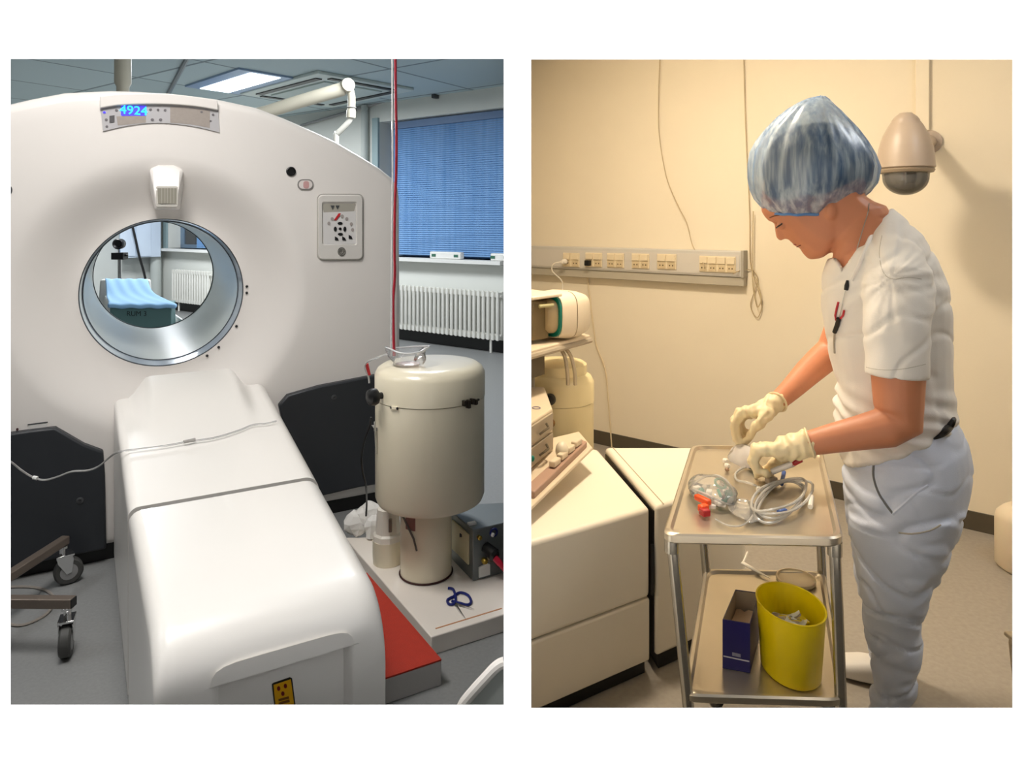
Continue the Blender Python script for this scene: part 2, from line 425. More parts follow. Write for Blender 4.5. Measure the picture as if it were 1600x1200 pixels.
# bore: liner, window ring, seams
liner = M('bore_liner_grey', (196, 202, 198), .28, var=.02)
def btube(t0, t1, r0, r1, n=96):
    m = MB(); m.loft([[G(r * math.cos(2 * PI * k / n), r * math.sin(2 * PI * k / n), t) for k in range(n)] for r, t in ((r0, t0), (r1, t1), (r1 + .012, t1), (r0 + .012, t0), (r0, t0))], caps=False); return m
btube(.11, 1.27, RB - .012, RB - .004).build('bore_liner', liner, gan, ang=60)
btube(.015, .11, RB - .002, RB - .01).build('bore_window_ring', M('bore_window_film', (190, 198, 206), .12, var=.03, col2=(156, 170, 190), vscale=9), gan, ang=60)
for t, r in ((.012, RB - .001), (.108, RB - .011), (1.268, RB - .006)): MB().torus(G(0, 0, t), r, .0028, u, 96, 6).build('bore_seam', M('bore_seam_grey', (72, 78, 84), .4), gan)
for t, hgt, a in ((.0, .018, 300), (.0, .018, 310), (.0, .02, 330), (.0, .02, 357), (.0, .02, 2)):
    aa = math.radians(a); q = G((RB + .014) * math.cos(aa), (RB + .014) * math.sin(aa), -.004); MB().ell(q, (.006, .006, .006)).build('positioning_mark', black, gan)
# pixel outlines turned into thin plates on the gantry's face
def plate(poly_, t0, t1): 
    m = MB(); P = [GP(x, y, t1) for x, y in poly_]
    m.prism([G(s, z, t1) for s, z in P], u * (t0 - t1)); return m
# charcoal lower covers
lc = [(16 - 160, 700), (16, 678), (50, 673), (86, 669), (131, 695), (161, 706), (164, 745), (166, 858), (16, 888), (-144, 912)]
P = [GP(x, y, FD - .035) for x, y in lc]
c_ = MB(); c_.prism([G(s, z, FD - .035) for s, z in P], u * .08); c1 = c_.build('lower_cover', charcoal, gan, bevel=.008)
rc = [(436, 634), (450, 618), (500, 603.5), (560, 592), (620, 580), (622, 752), (560, 762), (470, 783)]
P = [GP(x, y, FD - .035) for x, y in rc]
c_ = MB(); c_.prism([G(s, z, FD - .035) for s, z in P], u * .08); c2 = c_.build('lower_cover', charcoal, gan, bevel=.008)
for cov, (x, y) in ((c1, (125, 782)), (c2, (522, 621))):
    q = GP(x, y, FD - .036); m = MB(); m.lathe([(.013, 0), (.013, .004), (.006, .006), (.006, .002)], G(q[0], q[1], FD - .034), N, 20); m.build('lock', darkgrey, cov)
m = MB(); sl = [(-smax + .02), smax - .02]
m.prism([G(sl[0], -C0.z, FD + .01), G(sl[1], -C0.z, FD + .01), G(sl[1], .07 - C0.z, FD + .01), G(sl[0], .07 - C0.z, FD + .01)], u * 1.1); m.build('plinth', black, gan)
# little warning labels above the left cover
lbm = M('label_white', (226, 224, 220), .5)
t_ = plate([(44, 664), (73, 660), (74, 667), (45, 671)], FD, FD - .003).build('label_strip', lbm, gan)
plate([(43, 663), (74.5, 659), (74.7, 660.6), (43.2, 664.6)], FD, FD - .004).build('label_edge', darkgrey, t_)
plate(circ(27, 671, 2), FD, FD - .003).build('label_dot', M('label_dot_dark', (80, 50, 50), .5), gan)
plate(circ(16, 297, 3.2, 16, 6), FD, FD - .004).build('sensor_button', darkgrey, gan)
# top display: header lip, panel, read-out, icons
dpanel = M('display_panel_grey', (190, 188, 190), .35, var=.03, vscale=30)
def arc(pts, n=8): return [tuple(p) for p in cat(pts, n)]
topc = arc([(157, 168), (190, 163), (245, 162), (300, 164), (341, 172)])
botc = arc([(343, 207), (300, 197), (250, 192), (205, 195.5), (161, 205)])
dp = plate(topc + botc, FD + .01, FD - .006).build('display_panel', dpanel, gan, ang=60)
lip = arc([(156, 150), (195, 146), (262, 146), (340, 156)]) + arc([(341, 172), (300, 165.5), (245, 162.5), (190, 164), (156, 169)])
plate(lip, FD + .06, FD - .022).build('display_hood', shell, gan, bevel=.006, ang=60)
cy = M('cyan_led_digits', (20, 200, 240), .4, emis=(40, 215, 255), estr=2.0)
vi = M('violet_backlight', (70, 60, 220), .4, emis=(70, 60, 235), estr=.9)
scr = plate(rr(189, 165, 229, 181, 2), FD - .006, FD - .0075).build('readout_window', vi, dp)
q = GP(209, 173, FD - .009); lab(text('readout', '4924', .052, cy, scr, G(q[0], q[1], FD - .0085), v, UP, .0006), 'glowing cyan digits 4924')
tan_ = M('display_text_block', (168, 158, 150), .6, var=.1, vscale=80)
plate([(182, 182), (228, 180), (228, 191.5), (184, 196)], FD - .005, FD - .007).build('text_block', tan_, dp)
plate(arc([(266, 167), (300, 169), (328, 173.5)]) + arc([(328, 200), (300, 194.5), (266, 191.5)]), FD - .005, FD - .007).build('text_block', tan_, dp)
icn = M('icon_grey', (112, 108, 112), .5)
for x, y, r in ((182, 172, 2.6), (235, 171, 2.4), (247, 171.5, 2.4), (258, 172, 2.4), (238, 187, 2.8), (251, 187, 2.8), (166, 187, 2.6), (167, 197.5, 2.2), (315, 175, 2.2), (333, 179, 2.2), (329, 189, 1.8)):
    plate(circ(x, y, r, 6, r * .8), FD - .006, FD - .0085).build('icon', icn, dp)
plate([(171, 181), (179, 180), (179, 191), (171, 192)], FD - .006, FD - .008).build('icon', M('icon_dark_block', (92, 90, 92), .5, var=.2, vscale=90), dp)
plate(circ(163, 175.5, 2.4, 8, 1.8), FD - .006, FD - .0085).build('indicator', vi, dp)
# sensor head above the bore
base_ = [(234, 264), (247, 258.5), (272, 258.5), (286, 265), (286, 298), (281, 328), (241, 328), (235, 298)]
fr_ = [(237, 270), (248, 264), (271, 264), (283, 270), (280, 292), (277, 326), (243, 326), (240, 292)]
hood = MB(); rA = [G(*GP(x, y, .02), .02) for x, y in base_]
tz = lambda y: -.13 - .05 * sm((y - 262) / 32)
rB = [G(*GP(x, y, -.12), -.12) for x, y in base_]; rC = [G(*GP(x, y, tz(y)), tz(y)) for x, y in fr_]
hood.loft([rA, rB, rC]); hd = hood.build('sensor_hood', shell, gan, bevel=.008, ang=40)
lv = M('louvre_beige', (150, 146, 134), .5)
plate(rr(243.5, 291, 278, 323, 3), -.17, -.186).build('louvre_frame', M('louvre_frame', (206, 202, 194), .4), hd)
plate([(246, 294), (276, 294), (275.5, 318), (247, 318)], -.17, -.189).build('louvre_window', lv, hd)
for x in (252, 257, 261, 266, 271): plate([(x, 294), (x + 1.3, 294), (x + 1.3, 318), (x, 318)], -.18, -.1915).build('louvre_bar', M('louvre_bar', (176, 172, 160), .5), hd)
# camera hole, laser window
q = GP(454.5, 268, FD); m = MB(); m.lathe([(.022, 0), (.022, .006), (.017, .008), (.014, .003)], G(q[0], q[1], FD), N, 24); m.build('camera_eye', black, gan)
plate(rr(465, 280, 490, 297, 8), FD, FD - .004).build('laser_window_rim', M('grey_rim', (140, 136, 132), .4), gan)
lw = plate(rr(467, 282, 488, 295, 6.2), FD, FD - .006).build('laser_window', M('laser_window', (232, 224, 220), .2), gan)
plate(rr(474, 283, 483, 294.5, 3.5), FD - .006, FD - .007).build('laser_mark', M('laser_mark_pink', (206, 160, 158), .4), lw)
# control panel
cp = M('control_panel_frame', (222, 218, 212), .35)
m = MB(); o_ = rr(496.5, 304, 567, 406, 8, 6); i_ = rr(503, 315, 558, 383, 3, 6)
outr = [G(*GP(x, y, FD), FD) for x, y in o_]; outf = [G(*GP(x, y, FD - .014), FD - .014) for x, y in rr(498, 306, 566, 404.5, 7, 6)]
inf = [G(*GP(x, y, FD - .014), FD - .014) for x, y in i_]; inb = [G(*GP(x, y, FD - .004), FD - .004) for x, y in rr(505, 319, 556, 382, 3, 6)]
m.loft([outr, outf, inf, inb]); con = m.build('control_panel', cp, gan, ang=30)
plate(rr(495.2, 302.8, 568.2, 407.4, 9, 6), FD + .004, FD - .0015).build('panel_gasket', M('panel_gasket', (176, 172, 164), .5), con)
kp = plate([(503.5, 332), (556, 330), (556.5, 381), (506, 383)], FD - .004, FD - .0065).build('keypad', M('keypad_white', (224, 222, 220), .4), con)
plate([(504, 318), (557, 316), (553, 330), (506, 333)], FD - .004, FD - .006).build('keypad_shelf', M('keypad_shelf', (172, 168, 156), .5), con)
t2 = FD - .0065
for x, y in ((519.5, 324), (527.5, 324)): plate([(x - 3, y - 3), (x + 3, y - 3), (x, y + 3.5)], t2, t2 - .003).build('key', darkgrey, kp)
plate([(522, 344), (529, 333.5), (532.5, 333), (531, 337), (525, 344.5)], t2, t2 - .004).build('stop_key', red, kp)
for x, y, a in ((531.5, 349, 0), (524, 358, 1), (539, 358, 1), (532, 366, 0)):
    plate(circ(x, y, 4 if a == 0 else 2.3, 12, 2.3 if a == 0 else 4), t2, t2 - .003).build('arrow_key', black, kp)
plate(circ(531.5, 357.5, 2.2), t2, t2 - .003).build('key', black, kp)
for x, y in ((526.5, 372.5), (538, 372.5), (548, 370)): plate([(x - 3, y - 3), (x + 1, y - 1), (x + 3, y + 3.4), (x - 3, y + 3)], t2, t2 - .003).build('key', black, kp)
for x, y in ((514, 349), (519, 342), (535, 338), (542, 342), (549, 350), (551, 359)):
    plate(circ(x, y, 2.4, 10, 2.8), t2, t2 - .0025).build('key', M('key_grey', (168, 160, 156), .5), kp)
bdg = plate(circ(534, 393.3, 6.2, 28, 7), FD - .013, FD - .0165).build('badge', M('badge_grey', (100, 98, 92), .35), con)
m = MB(); q = GP(534, 393.3, FD - .0165); cc = G(q[0], q[1], FD - .017)
m.torus(cc, .0155, .0008, u, 28, 5); m.tube([cc + v * .006 * math.sin(a * 1.2) + UP * .009 * math.cos(a) for a in [k * .3 for k in range(16)]], .0009, 5)
m.tube([cc + v * (.004 + .004 * math.cos(a)) + UP * .006 * math.sin(a * 1.6) for a in [k * .3 for k in range(14)]], .0008, 5)
m.build('badge_swirl', M('badge_swirl', (168, 164, 156), .35), bdg)

# ================================================================== PATIENT TABLE
Lf, Ls, Lg = Vector((-.670, 1.293, 0)), Vector((-1.111, 2.0, 0)), Vector((-1.660, 2.882, 0))
Rf, Rs, Rg = Vector((-.277, 1.512, 0)), Vector((-.63, 2.267, 0)), Vector((-1.130, 3.186, 0))
tab = thing('patient_table', 'long white patient table running from the scanner bore towards the viewer', 'patient table', (-.9, 2.0, 0))
def bring(L, R, z, bump=0.0, r=.035, zb=.03):
    """closed cross-section of a cover: up the left side, over the top, down the right side, back below"""
    out = []; wdt = (R - L).length; d = (R - L) / wdt
    for k in range(12): out.append(L + UP * (zb + (z - r - zb) * k / 12))
    for k in range(8): a = PI - PI / 2 * k / 8; out.append(L + d * (r + r * math.cos(a)) + UP * (z - r + r * math.sin(a)))
    rr_ = r * 1.6
    for k in range(24):
        x = r + (wdt - r - rr_) * k / 24; q = x / wdt
        out.append(L + d * x + UP * (z + bump * sm(min((q - .08) / .13, (.86 - q) / .13))))
    for k in range(8): a = PI / 2 - PI / 2 * k / 8; out.append(L + d * (wdt - rr_ + rr_ * math.cos(a)) + UP * (z - rr_ + rr_ * math.sin(a)))
    for k in range(12): out.append(R + UP * (z - rr_ - (z - rr_ - zb) * k / 12))
    for k in range(24): out.append(R + (L - R) * k / 24 + UP * zb)
    return out
# head section
rs = []
for k in range(13):
    t = k / 12; L = Ls.lerp(Lg, t) + (Lg - Ls).normalized() * .013 * (1 - t); R = Rs.lerp(Rg, t) + (Rg - Rs).normalized() * .013 * (1 - t)
    rs.append(bring(L, R, .572 + .095 * t, .085 * sm((t - .45) / .55), r=.03))
first = [p.copy() for p in rs[0]]
rs.insert(0, [p - UP * (.012 if p.z > .5 else 0) for p in first])
MB().loft(rs).build('head_cover', shell2, tab, ang=50)
# foot section, rounded over at the foot, with a recessed panel in the end face
rs = []
fdir_l = (Lf - Ls).normalized(); fdir_r = (Rf - Rs).normalized(); EN = ((fdir_l + fdir_r) / 2).normalized()
for k in range(11):
    t = k / 10; rs.append(bring(Ls.lerp(Lf - fdir_l * .11, t) + fdir_l * .016 * (1 - t), Rs.lerp(Rf - fdir_r * .11, t) + fdir_r * .016 * (1 - t), .572 + .028 * t))
rs.insert(0, [p - UP * (.012 if p.z > .5 else 0) for p in rs[0]])
for k in range(1, 9):
    a = PI / 2 * k / 8; rs.append(bring(Lf - fdir_l * .11 * (1 - math.sin(a)), Rf - fdir_r * .11 * (1 - math.sin(a)), .60 - .10 * (1 - math.cos(a))))
last = rs[-1]; fdv = (Rf - Lf).normalized(); fn = Vector((fdv.y, -fdv.x, 0))
def FP(px, py): p = PL(px, py, Lf, fn); return (p - Lf).dot(fdv), p.z
tl, tr_, brr = FP(332, 1050), FP(550, 986), FP(554, 1068)
x0, x1, zt = tl[0], tr_[0], (tl[1] + tr_[1]) / 2; zb_ = .30
ctr = ((x0 + x1) / 2, (zt + zb_) / 2)
def recess(sx, depth, sh=0):
    out = []
    hx, hz = (x1 - x0) / 2 + sx, (zt - zb_) / 2 + sx
    for p in last:
        d = p - Lf; dx, dz = d.dot(fdv) - ctr[0], d.z - ctr[1]
        k = 1 / ((abs(dx) / hx) ** 8 + (abs(dz) / hz) ** 8) ** .125
        out.append(Lf + fdv * (ctr[0] + dx * k) + UP * (ctr[1] + dz * k) - fn * depth)
    return out
rs += [recess(.006, 0), recess(0, .003), recess(-.012, .022)]
MB().loft(rs).build('foot_cover', shell2, tab, ang=45)
mb = MB(); e = .02
mb.prism([Lf.lerp(Rf, .1) - EN * .2, Rf.lerp(Lf, .1) - EN * .2, Rg.lerp(Lg, .1), Lg.lerp(Rg, .1)], UP * .535); mb.build('inner_frame', darkgrey, tab)
mb = MB(); mb.prism([Lf.lerp(Rf, .06) - EN * .05, Rf.lerp(Lf, .06) - EN * .05, Rg.lerp(Lg, .06), Lg.lerp(Rg, .06)], UP * .035); mb.build('plinth', black, tab)
# radiation sticker on the end face
yel = M('warning_yellow', (226, 166, 20), .4, var=.04); dred = M('trefoil_red', (110, 8, 16), .45); sbk = M('sticker_black', (30, 24, 18), .45)
def fplate(poly_, d0, d1):
    m = MB(); m.prism([PL(x, y, Lf - fn * .022 + fn * d1, fn) for x, y in poly_], fn * (d0 - d1)); return m
stk = fplate([(425, 1069), (428, 1067), (453, 1058.5), (456.5, 1060), (463, 1112), (431, 1122)], 0, .0012).build('warning_sticker', sbk, tab)
lab(stk, 'yellow radiation warning sticker with dark red trefoil')
fplate([(427.5, 1070.5), (454.5, 1061.5), (461, 1112), (432, 1120)], .001, .002).build('sticker_face', yel, stk)
for cx, cy_, a in ((435.5, 1076, 0), (446, 1072, 0), (442, 1084, 0)):
    fplate(circ(cx, cy_, 2.6, 14, 3.6), .002, .0026).build('trefoil_blade', dred, stk)
fplate([(435, 1092.5), (451, 1088), (452, 1091.5), (435.5, 1096)], .002, .0025).build('printed_line', M('print_brown', (120, 78, 20), .5), stk)
fplate([(435, 1098), (452, 1093), (453, 1097), (436, 1101.5)], .002, .0025).build('printed_line', M('print_brown', (120, 78, 20), .5), stk)
# ================================================================== LEFT ROOM: THINGS AROUND THE SCANNER
creamp = M('cream_enamel', (236, 226, 200), .28, var=.015, coat=.3)
steel = M('brushed_steel', (200, 200, 200), .22, 1.0)
chrome = M('chrome', (225, 225, 225), .1, 1.0)
clear = MT('clear_tubing', (225, 225, 222), .55, .1)
film = MT('clear_bag_film', (235, 235, 235), .8, .12)
navy = M('navy_blue_plastic', (24, 36, 110), .4)
# ---- platform and red step
pl0 = Vector((-.262, 2.24, 0)); plw = .252 / v.x
mb = MB(); PTOP = .062
mb.prism([pl0, pl0 + v * plw, Vector((-.0105, 2.98, 0)), pl0 + u * .84 - v * .05], UP * PTOP)
plat = tag(mb.build('platform', M('platform_laminate', (240, 232, 222), .4), at=(pl0.x, pl0.y, 0), bevel=.004), 'low white laminate platform under the cream dispenser pot', 'platform')
mb = MB(); mb.prism([pl0 + v * .03 + u * .032 + UP * PTOP, pl0 + v * (plw - .01) + u * .032 + UP * PTOP, pl0 + v * (plw - .01) + u * .037 + UP * PTOP, pl0 + v * .03 + u * .037 + UP * PTOP], UP * .0012)
mb.build('edge_strip', M('orange_brown_strip', (198, 140, 96), .6), plat)
sp0 = Vector((-.214, 2.098, 0)) - v * .0
step = thing('step', 'low step with a red top mat and grey sides beside the patient table', 'step', (sp0.x, sp0.y, 0))
mb = MB(); q = [sp0 - v * .27, sp0, sp0 + u * .62 - v * .04, sp0 + u * .62 - v * .07, sp0 + u * .30 - v * .14, sp0 + u * .1 - v * .22]
mb.prism(q, UP * .074); mb.build('step_body', M('step_grey', (196, 192, 188), .5), step, bevel=.003)
mb = MB(); mb.prism([p + UP * .0742 for p in q], UP * .005); mb.build('mat', M('red_mat', (186, 50, 30), .7, var=.1, vscale=40, bump=.2, bscale=300), step)
# ---- cream dispenser pot
DC = Vector((-.314, 2.655, 0)); DR = .208
pot = thing('dispenser_pot', 'large cream enamel drum on a narrower column, black knob on its side', 'shielded pot', (DC.x, DC.y, PTOP))
mb = MB(); mb.lathe([(.098, PTOP + .001), (.098, .40)], DC - Vector((.016, 0, 0)), n=56); mb.build('column', creamp, pot)
mb = MB(); mb.torus(DC - Vector((.016, 0, 0)) + UP * (PTOP + .0045), .1, .0035, n=48); mb.build('dark_seal', M('rusty_seal', (60, 24, 18), .7), pot)
mb = MB(); mb.lathe([(.10, .345), (DR - .03, .345), (DR - .008, .353), (DR, .373), (DR, .742)], DC, n=72); mb.build('drum', creamp, pot)
mb = MB(); mb.lathe([(DR - .004, .742), (DR + .002, .745), (DR + .002, .832), (DR - .008, .852), (DR - .026, .864), (DR - .06, .868), (.02, .866)], DC, n=72); lid = mb.build('drum_lid', creamp, pot)
vd = lambda a, z, r=DR: DC + Vector((math.sin(a) * r, -math.cos(a) * r, z))       # a = 0 faces the viewer, positive to the right
kn = math.radians(-50)
mb = MB(); mb.lathe([(.012, 0), (.012, .02), (.028, .024), (.032, .036), (.028, .052), (.014, .06), (0, .061)], vd(kn, .775), (math.sin(kn), -math.cos(kn), 0), 24); mb.build('knob', black, pot)
mb = MB()
for a in (41, 46, 51, 56): 
    aa = math.radians(a); mb.box(vd(aa, .748 + (.006 if a % 2 else 0), DR + .008), (.012, .02, .02 if a != 46 else .03), RZ(aa))
mb.box(vd(math.radians(57), .75, DR + .004), (.05, .008, .008), RZ(math.radians(57))); mb.build('latch', M('latch_dark_steel', (66, 60, 52), .35, .8), pot, bevel=.002)
mb = MB(); mb.box(vd(math.radians(-30), .742, DR + .003), (.03, .008, .012), RZ(math.radians(-30))); cl_ = mb.build('clasp', creamp, pot, bevel=.002)
mb = MB()
for a in (-34, -26.5): mb.ell(vd(math.radians(a), .742, DR + .005), (.004, .004, .006))
mb.build('clasp_pin', black, cl_)
mb = MB(); mb.box(vd(math.radians(-68), .64, DR + .006), (.04, .014, .012), RZ(math.radians(-68))); mb.tube([vd(math.radians(-62), .67, DR + .01), vd(math.radians(-62), .55, DR + .004)], .004, 6); mb.build('hook', chrome, pot)
mb = MB(); pa = [(math.radians(a), z) for a, z in ((-42, .36),)]
mb.loft([[vd(math.radians(-42 + 26 * k / 6), z, .1005) - Vector((.016, 0, 0)) for z in (.262, .335)] for k in range(7)], caps=False, closed=False); mb.build('maroon_label', M('maroon_label', (150, 106, 96), .5), pot)
mb = MB(); mb.tube([vd(math.radians(-50), .372, .15), vd(math.radians(-28), .235, .108), vd(math.radians(-22), .19, .103)], .004, 6); mb.build('lever', M('dull_steel', (130, 124, 114), .4, .6), pot)
# ---- small pot at its left
SC_ = Vector((-.492, 2.74, 0))
sp = thing('small_pot', 'short cream pot with a white cap at the left foot of the drum', 'pot', (SC_.x, SC_.y, PTOP))
mb = MB(); mb.lathe([(.058, PTOP + .001), (.060, .10), (.060, .155)], SC_, n=36); mb.build('pot_body', creamp, sp)
mb = MB(); mb.lathe([(.0605, .155), (.058, .175), (.050, .183), (.048, .21), (.042, .275), (.024, .284), (.001, .284)], SC_, n=10); mb.build('cap', M('cap_white', (232, 226, 214), .4), sp, ang=25)
mb = MB(); mb.box(SC_ + Vector((.018, -.046, .225)), (.012, .014, .05)); mb.build('catch', M('dull_steel', (130, 124, 114), .4, .6), sp, bevel=.002)
# ---- crumpled white wipes behind the small pot
mb = MB(); base = PX(566, 822, 2.95); base.z = PTOP
for k in range(5):
    a = k * 1.3; mb.ell(base + Vector((-.03 + .03 * k, .02 * math.sin(a) + .02, .05 + .018 * (k % 3))), (.055, .04, .055), RZ(a), 10, 7)
wob = mb.build('wipes_bundle', M('wipes_white', (236, 234, 230), .8), at=base, smooth=False)
for vtx in wob.data.vertices:
    nz = noise.noise(vtx.co * 30) * .014; vtx.co += Vector((nz, nz * .6, nz)); vtx.co.z = max(vtx.co.z, .001)
tag(wob, 'crumpled bundle of white wipes behind the small cream pot', 'wipes')
# ---- grey instrument box
gb0 = Vector((-.146, 2.586, PTOP)); bw = .125 / v.x
box = thing('instrument_box', 'grey metal box with sockets and plugged cables, right of the drum', 'instrument box', gb0)
gm = M('grey_hammered_metal', (124, 130, 130), .4, .3, var=.06)
mb = MB(); mb.prism([gb0, gb0 + v * bw, gb0 + v * bw * 0 + Vector((.125, .26, 0)), gb0 + u * .26], UP * .192); mb.build('case', gm, box, bevel=.004)
mb = MB(); s_ = gb0 + u * .03 - v * .007; mb.prism([s_ + UP * .05, s_ + u * .15 + UP * .05, s_ + u * .15 + UP * .165, s_ + UP * .165], v * .008); nb = mb.build('side_plate', M('ivory_plate', (212, 202, 166), .45), box, bevel=.003)
mb = MB(); mb.box(s_ + u * .06 + UP * .14, (.012, .012, .01)); mb.build('slot', black, nb)
def bf(a, z, o=0): return gb0 + v * a + UP * z - u * o
mb = MB(); mb.lathe([(.02, 0), (.022, .025), (.024, .05), (.016, .06)], bf(.052, .118), (-.2 * u + -.9 * u + v * .35 - UP * .35), 20); pg = mb.build('black_plug', black, box)
mb = MB(); mb.tube([tuple(p) for p in cat([bf(.064, .098, .05), bf(.083, .072, .066), bf(.102, .046, .07), bf(.115, .02, .06), bf(.12, .0045, .055)], 6)], [.012] * 6 + [.010] * 6 + [.008] * 13, 10); mb.build('red_cable', M('red_cable', (196, 28, 60), .35), box)
mb = MB(); mb.torus(bf(.085, .168, .006), .014, .004, u, 24, 6); mb.build('blue_ring', navy, box)
mb = MB(); mb.lathe([(.006, 0), (.008, .014), (.004, .018)], bf(.077, .163), N, 12); mb.build('white_terminal', white_trim, box)
mb = MB(); mb.lathe([(.008, 0), (.009, .012), (.005, .016)], bf(.024, .162), N, 12); mb.build('brass_terminal', M('brass', (190, 160, 70), .3, .9), box)
for a, z, c in ((.045, .07, 'brass'), (.065, .072, 'dull_steel'), (.092, .066, 'dull_steel')):
    mb = MB(); mb.lathe([(.011, 0), (.012, .012), (.007, .02)], bf(a, z), N, 14); mb.build('connector', MATS[c], box)
mb = MB(); mb.prism([bf(.022, .012, .002), bf(.068, .012, .002), bf(.068, .052, .002), bf(.056, .058, .002), bf(.022, .05, .002)], N * .006); mb.build('paper_tag', white_trim, box)
mb = MB(); mb.box(gb0 + u * .05 + v * .02 + UP * .195, (.03, .02, .008), RZ(.5)); mb.build('top_switch', white_trim, box)
# ---- scissors on the platform
scp = FLR(712, 938, PTOP + .004)
sci = thing('scissors', 'blue handled scissors lying on the white platform', 'scissors', (scp.x, scp.y, PTOP))
def fp(x, y, z=PTOP + .005): return FLR(x, y, z)
mb = MB(); mb.tube([tuple(p) for p in cat([fp(x, y) for x, y in ((706, 934), (718, 926), (731, 930), (736, 940), (730, 945), (714, 941), (706, 939))], 5)], .0048, 8); mb.build('handle', navy, sci)
mb = MB(); mb.tube([tuple(p) for p in cat([fp(x, y) for x, y in ((706, 933), (699, 938), (702, 944), (710, 943), (712, 934), (708, 921), (700, 919))], 5)], .0048, 8); mb.build('handle', navy, sci)
for e_ in ((741, 952), (728, 968)):
    mb = MB(); a_, b_ = fp(711, 943), fp(*e_); k_ = (b_ - a_).cross(UP).normalized() * .004; mb.prism([a_ - k_, a_ + k_, b_], UP * .002); mb.build('blade', steel, sci)
# ---- bag on the drum, hanging tubes
bgc = DC + Vector((-.078, -.06, .869))
bag = thing('plastic_bag', 'clear crumpled plastic pouch with a trace of pink liquid on top of the drum', 'plastic pouch', bgc)
rng = []
for k in range(7):
    t = k / 6; r = .054 + .026 * t
    rng.append([bgc + Vector(((r + .008 * math.sin(3 * a + k)) * math.cos(a) * 1.0, (r * .8 + .006 * math.cos(4 * a)) * math.sin(a), .001 + .062 * t + .006 * t * math.sin(2 * a + 1))) for a in [2 * PI * i / 36 for i in range(36)]])
mb = MB(); mb.loft(rng, caps=False); mb.build('pouch', film, bag, ang=80)
mb = MB(); mb.loft([[bgc + Vector((r * math.cos(a), r * .75 * math.sin(a), z)) for a in [2 * PI * i / 24 for i in range(24)]] for r, z in ((.044, .002), (.047, .008), (.03, .011))]); mb.build('pink_liquid', MT('pink_liquid', (236, 190, 190), .35), bag)
mb = MB(); mb.tube([tuple(p) for p in rng[-1]] + [tuple(rng[-1][0])], .0032, 6); mb.build('rim', MT('milky_rim', (240, 240, 240), .35), bag)
mb = MB(); mb.tube([tuple(p) for p in cat([rng[4][20], DC + Vector((-.185, -.10, .905)), DC + Vector((-.235, -.07, .875)), DC + Vector((-.226, -.05, .82)), DC + Vector((-.224, -.05, .80))], 8)], .0035, 6); lp = mb.build('outlet_tube', clear, bag)
mb = MB(); mb.tube([DC + Vector((-.232, -.06, .875)), DC + Vector((-.222, -.055, .832))], [.0075, .0055], 8); mb.build('red_cap', red, bag)
yt = bgc.y + .0; sc_ = F / yt
tubr = [PX(x, y, yt) for x, y in ((618, -20), (618, 92), (618.5, 160), (619.5, 215), (619, 270), (617, 330), (616.5, 390), (617, 430), (614.5, 470), (615, 520), (616, 556))]
mb = MB(); mb.tube([tuple(p) for p in cat(tubr, 5)], .0052, 8); mb.box(PX(618, -20, yt) + UP * .0, (.05, .03, .03))
o = tag(mb.build('red_tube', M('red_tube', (196, 50, 66), .3), at=PX(618, 556, yt)), 'thin red tube hanging down into the clear pouch on the drum', 'tube'); 
ctop = 2.9
mb = MB(); mb.tube([PX(612.5, -20, yt - .02), PX(613, 92, yt - .02), PX(613.5, 280, yt - .02), PX(612, 420, yt - .02), PX(611.5, 556, yt - .02)], .0038, 8)
tag(mb.build('clear_tube', MT('hanging_clear_tube', (232, 228, 224), .3), at=PX(611, 556, yt - .02)), 'thin clear tube hanging beside the red tube above the drum', 'tube')
for x in ('red', 'clear'): pass
hk = thing('ceiling_hook', 'small hook on the ceiling carrying the two hanging tubes', 'hook', (PX(616, 92, yt).x, yt, 2.9))
mb = MB(); t0 = PX(616, -20, yt); mb.tube([(t0.x, yt - .01, 2.899), (t0.x, yt - .01, t0.z)], .006, 8); mb.build('rod', white_trim, hk)
# ---- thin black cable beside the gantry
mb = MB(); mb.tube([tuple(p) for p in cat([PX(x, y, Y) for x, y, Y in ((580, 652, 2.58), (577, 668, 2.58), (569, 690, 2.58), (565, 715, 2.57), (567, 738, 2.6), (572, 760, 2.66), (573, 785, 2.84), (572, 806, 2.88))], 6)], .004, 6)
tag(mb.build('black_cable', black, at=PX(572, 806, 2.88)), 'thin black cable looping at the left of the cream drum', 'cable')
# ---- infusion line across the table
pts = [PX(16 - 30, 702, 2.36), PX(16, 721, 2.42), PX(34, 735, 2.45), PX(52, 746, 2.46), PX(70, 750, 2.46), PX(90, 745, 2.45), PX(112, 737, 2.44), PX(138, 735, 2.43), PX(155, 728, 2.42), PX(172, 714, 2.40)]
def on_table(px, py):
    # intersect the pixel ray with the sloping head cover
    p0 = Ls + UP * .578; e1 = Rs - Ls; e2 = (Lg + UP * .673) - (Ls + UP * .578); return PL(px, py, p0 + UP * .004, e1.cross(e2).normalized())
pts += [on_table(x, y) for x, y in ((186, 706), (215, 702), (255, 697), (295, 690), (335, 684), (372, 673), (395, 664), (415, 662), (432, 658))] 
mb = MB(); mb.tube([tuple(p) for p in cat(pts, 5)], .0034, 6)
il = tag(mb.build('infusion_line', MT('infusion_line_plastic', (196, 194, 188), .55), at=on_table(295, 690)), 'clear infusion line trailing over the table top and off to the left', 'tube')
mb = MB(); a, b = on_table(287, 692), on_table(305, 688); mb.tube([a + UP * .003, b + UP * .003], .0062, 8); mb.build('connector', M('grey_connector', (176, 172, 168), .4), il)
mb = MB(); mb.tube([pts[3], pts[3].lerp(pts[4], .35)], .007, 8); mb.build('white_connector', white_trim, il)
